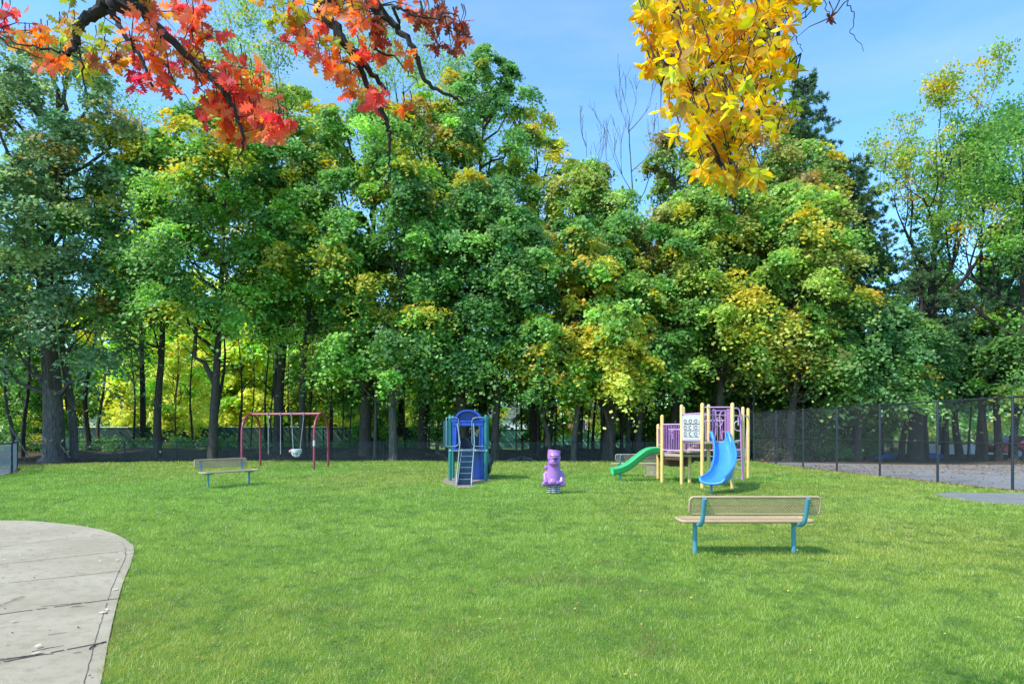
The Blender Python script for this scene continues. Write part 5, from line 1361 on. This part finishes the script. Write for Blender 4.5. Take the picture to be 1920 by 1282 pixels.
pts = [(p[0] + r.normal() * 0, p[1]) for p in [(r.uniform(-9, -2.2), r.uniform(4.2, 12)) for q in range(900)] if inpoly(np.array([p[0]]), np.array([p[1]]), PATH)[0]]
litter('path_litter', 'bits of pale leaf and dark grit scattered on the concrete path', pts, .022, [(.55, .48, .36), (.10, .08, .06), (.62, .56, .45), (.14, .10, .07), (.06, .05, .04)], 64, flat=.3, z=.018)
pts = []
for q in range(620):
    Yq = 4.2 + 22 * r.random() ** 1.3; xq = r.uniform(-.8, .8) * Yq
    if inpoly(np.array([xq]), np.array([Yq]), LAWN)[0] and not inpoly(np.array([xq]), np.array([Yq]), PATH)[0]: pts.append((xq, Yq))
litter('lawn_leaves', 'a few tiny yellow and brown leaves dropped on the lawn', pts, .030, [(.5, .38, .08), (.35, .2, .08), (.42, .34, .14)], 65, flat=.4, z=.03)
# twigs on the path
for i, (a_, b_, w_) in enumerate([((-8, 1142), (46, 1122), .008), ((20, 1128), (47, 1121), .006), ((78, 1140), (180, 1131), .007), ((134, 1141), (158, 1139), .010), ((60, 1226), (120, 1214), .009), ((168, 1221), (178, 1213), .02), ((90, 1194), (125, 1189), .006), ((172, 1217), (199, 1206), .012), ((138, 1229), (154, 1226), .008), ((0, 1243), (70, 1231), .010)]):
    g0, g1 = G(*a_), G(*b_); m = MB(); mid = ((g0[0] + g1[0]) / 2 + r.normal() * .02, (g0[1] + g1[1]) / 2 + r.normal() * .02)
    w_ *= .7; m.tube([(g0[0], g0[1], .02), (mid[0], mid[1], .024), (g1[0], g1[1], .02)], [w_ * .4, w_ * .5, w_ * .25], n=5)
    tag(m.build('twig', BARK_DARK), 'thin dark twig dropped on the concrete path', 'twig', 'twigs on the path')
for i, (px, py) in enumerate([(232, 1040), (241, 1040), (221, 1052), (199, 1145), (200, 1152), (222, 1107), (18, 1171), (65, 1220), (78, 1227)]):
    g0 = G(px, py); r2 = np.random.default_rng(i); P = np.array([[g0[0], g0[1], .03]]); D = np.array([[r2.normal(), r2.normal(), .1]]); N = np.array([[.1, -.1, 1.0]])
    V, C, k = big_leaves(P, D, N, np.array([.065]), np.array([[.66, .56, .40]]) * r2.uniform(.7, 1.1), 'oak', r2, curl=.3)
    o = npmesh('fallen_leaf', V, k, C, LITTER); tag(o, 'curled pale dry leaf lying on the concrete path', 'leaf', 'dry leaves on the path')

# ------------------------------------------------------------------ light, sky, camera
SUN_DIR = Vector((-.56, -.34, .78)).normalized()
el = math.asin(SUN_DIR.z); az = math.atan2(SUN_DIR.x, SUN_DIR.y)
wd = bpy.data.worlds.new('World'); SC.world = wd; wd.use_nodes = True; nt = wd.node_tree
bg = nt.nodes['Background']; bg.inputs['Strength'].default_value = .15
sk = nt.nodes.new('ShaderNodeTexSky'); sk.sky_type = 'NISHITA'; sk.sun_disc = False; sk.sun_elevation = el; sk.sun_rotation = az
sk.air_density = 1.0; sk.dust_density = .6; sk.ozone_density = 1.6
tc = nt.nodes.new('ShaderNodeTexCoord'); mp = nt.nodes.new('ShaderNodeMapping'); mp.inputs['Scale'].default_value = (1.2, 1.2, 5.5)
ns = nt.nodes.new('ShaderNodeTexNoise'); ns.inputs['Scale'].default_value = 1.6; ns.inputs['Detail'].default_value = 7; ns.inputs['Roughness'].default_value = .6
nt.links.new(tc.outputs['Generated'], mp.inputs['Vector']); nt.links.new(mp.outputs[0], ns.inputs['Vector'])
mr = nt.nodes.new('ShaderNodeMapRange'); mr.inputs['From Min'].default_value = .48; mr.inputs['From Max'].default_value = .78; mr.inputs['To Max'].default_value = .22
nt.links.new(ns.outputs['Fac'], mr.inputs['Value'])
mx = nt.nodes.new('ShaderNodeMix'); mx.data_type = 'RGBA'; mx.inputs['B'].default_value = (6.2, 6.8, 7.4, 1)
nt.links.new(mr.outputs[0], mx.inputs['Factor']); nt.links.new(sk.outputs[0], mx.inputs['A'])
gn = nt.nodes.new('ShaderNodeVectorMath'); gn.operation = 'MULTIPLY'; gn.inputs[1].default_value = (1.42, 2.15, 2.55)
nt.links.new(sk.outputs[0], gn.inputs[0]); nt.links.new(gn.outputs[0], mx.inputs['A'])
nt.links.new(mx.outputs['Result'], bg.inputs['Color'])

sd = bpy.data.lights.new('sun', 'SUN'); sd.energy = 5.0; sd.angle = math.radians(.6); sd.color = (1, .955, .88)
so = bpy.data.objects.new('sun', sd); COL.objects.link(so); so.rotation_euler = SUN_DIR.to_track_quat('Z', 'Y').to_euler()

cd = bpy.data.cameras.new('camera'); co = bpy.data.objects.new('camera', cd); COL.objects.link(co)
co.location = (0, 0, EYE); co.rotation_euler = (math.radians(90), 0, 0)
cd.sensor_width = 36; cd.lens = F / 1920 * 36; cd.shift_y = (HZ - 641) / 1920; cd.clip_end = 3000; cd.clip_start = .05
SC.camera = co
SC.view_settings.view_transform = 'Standard'; SC.view_settings.look = 'None'; SC.view_settings.exposure = 0
SC.render.engine = 'CYCLES'
SC.cycles.max_bounces = 8; SC.cycles.diffuse_bounces = 5; SC.cycles.transmission_bounces = 6; SC.cycles.glossy_bounces = 2
for o in bpy.data.objects:
    if '_o' in o: del o['_o']
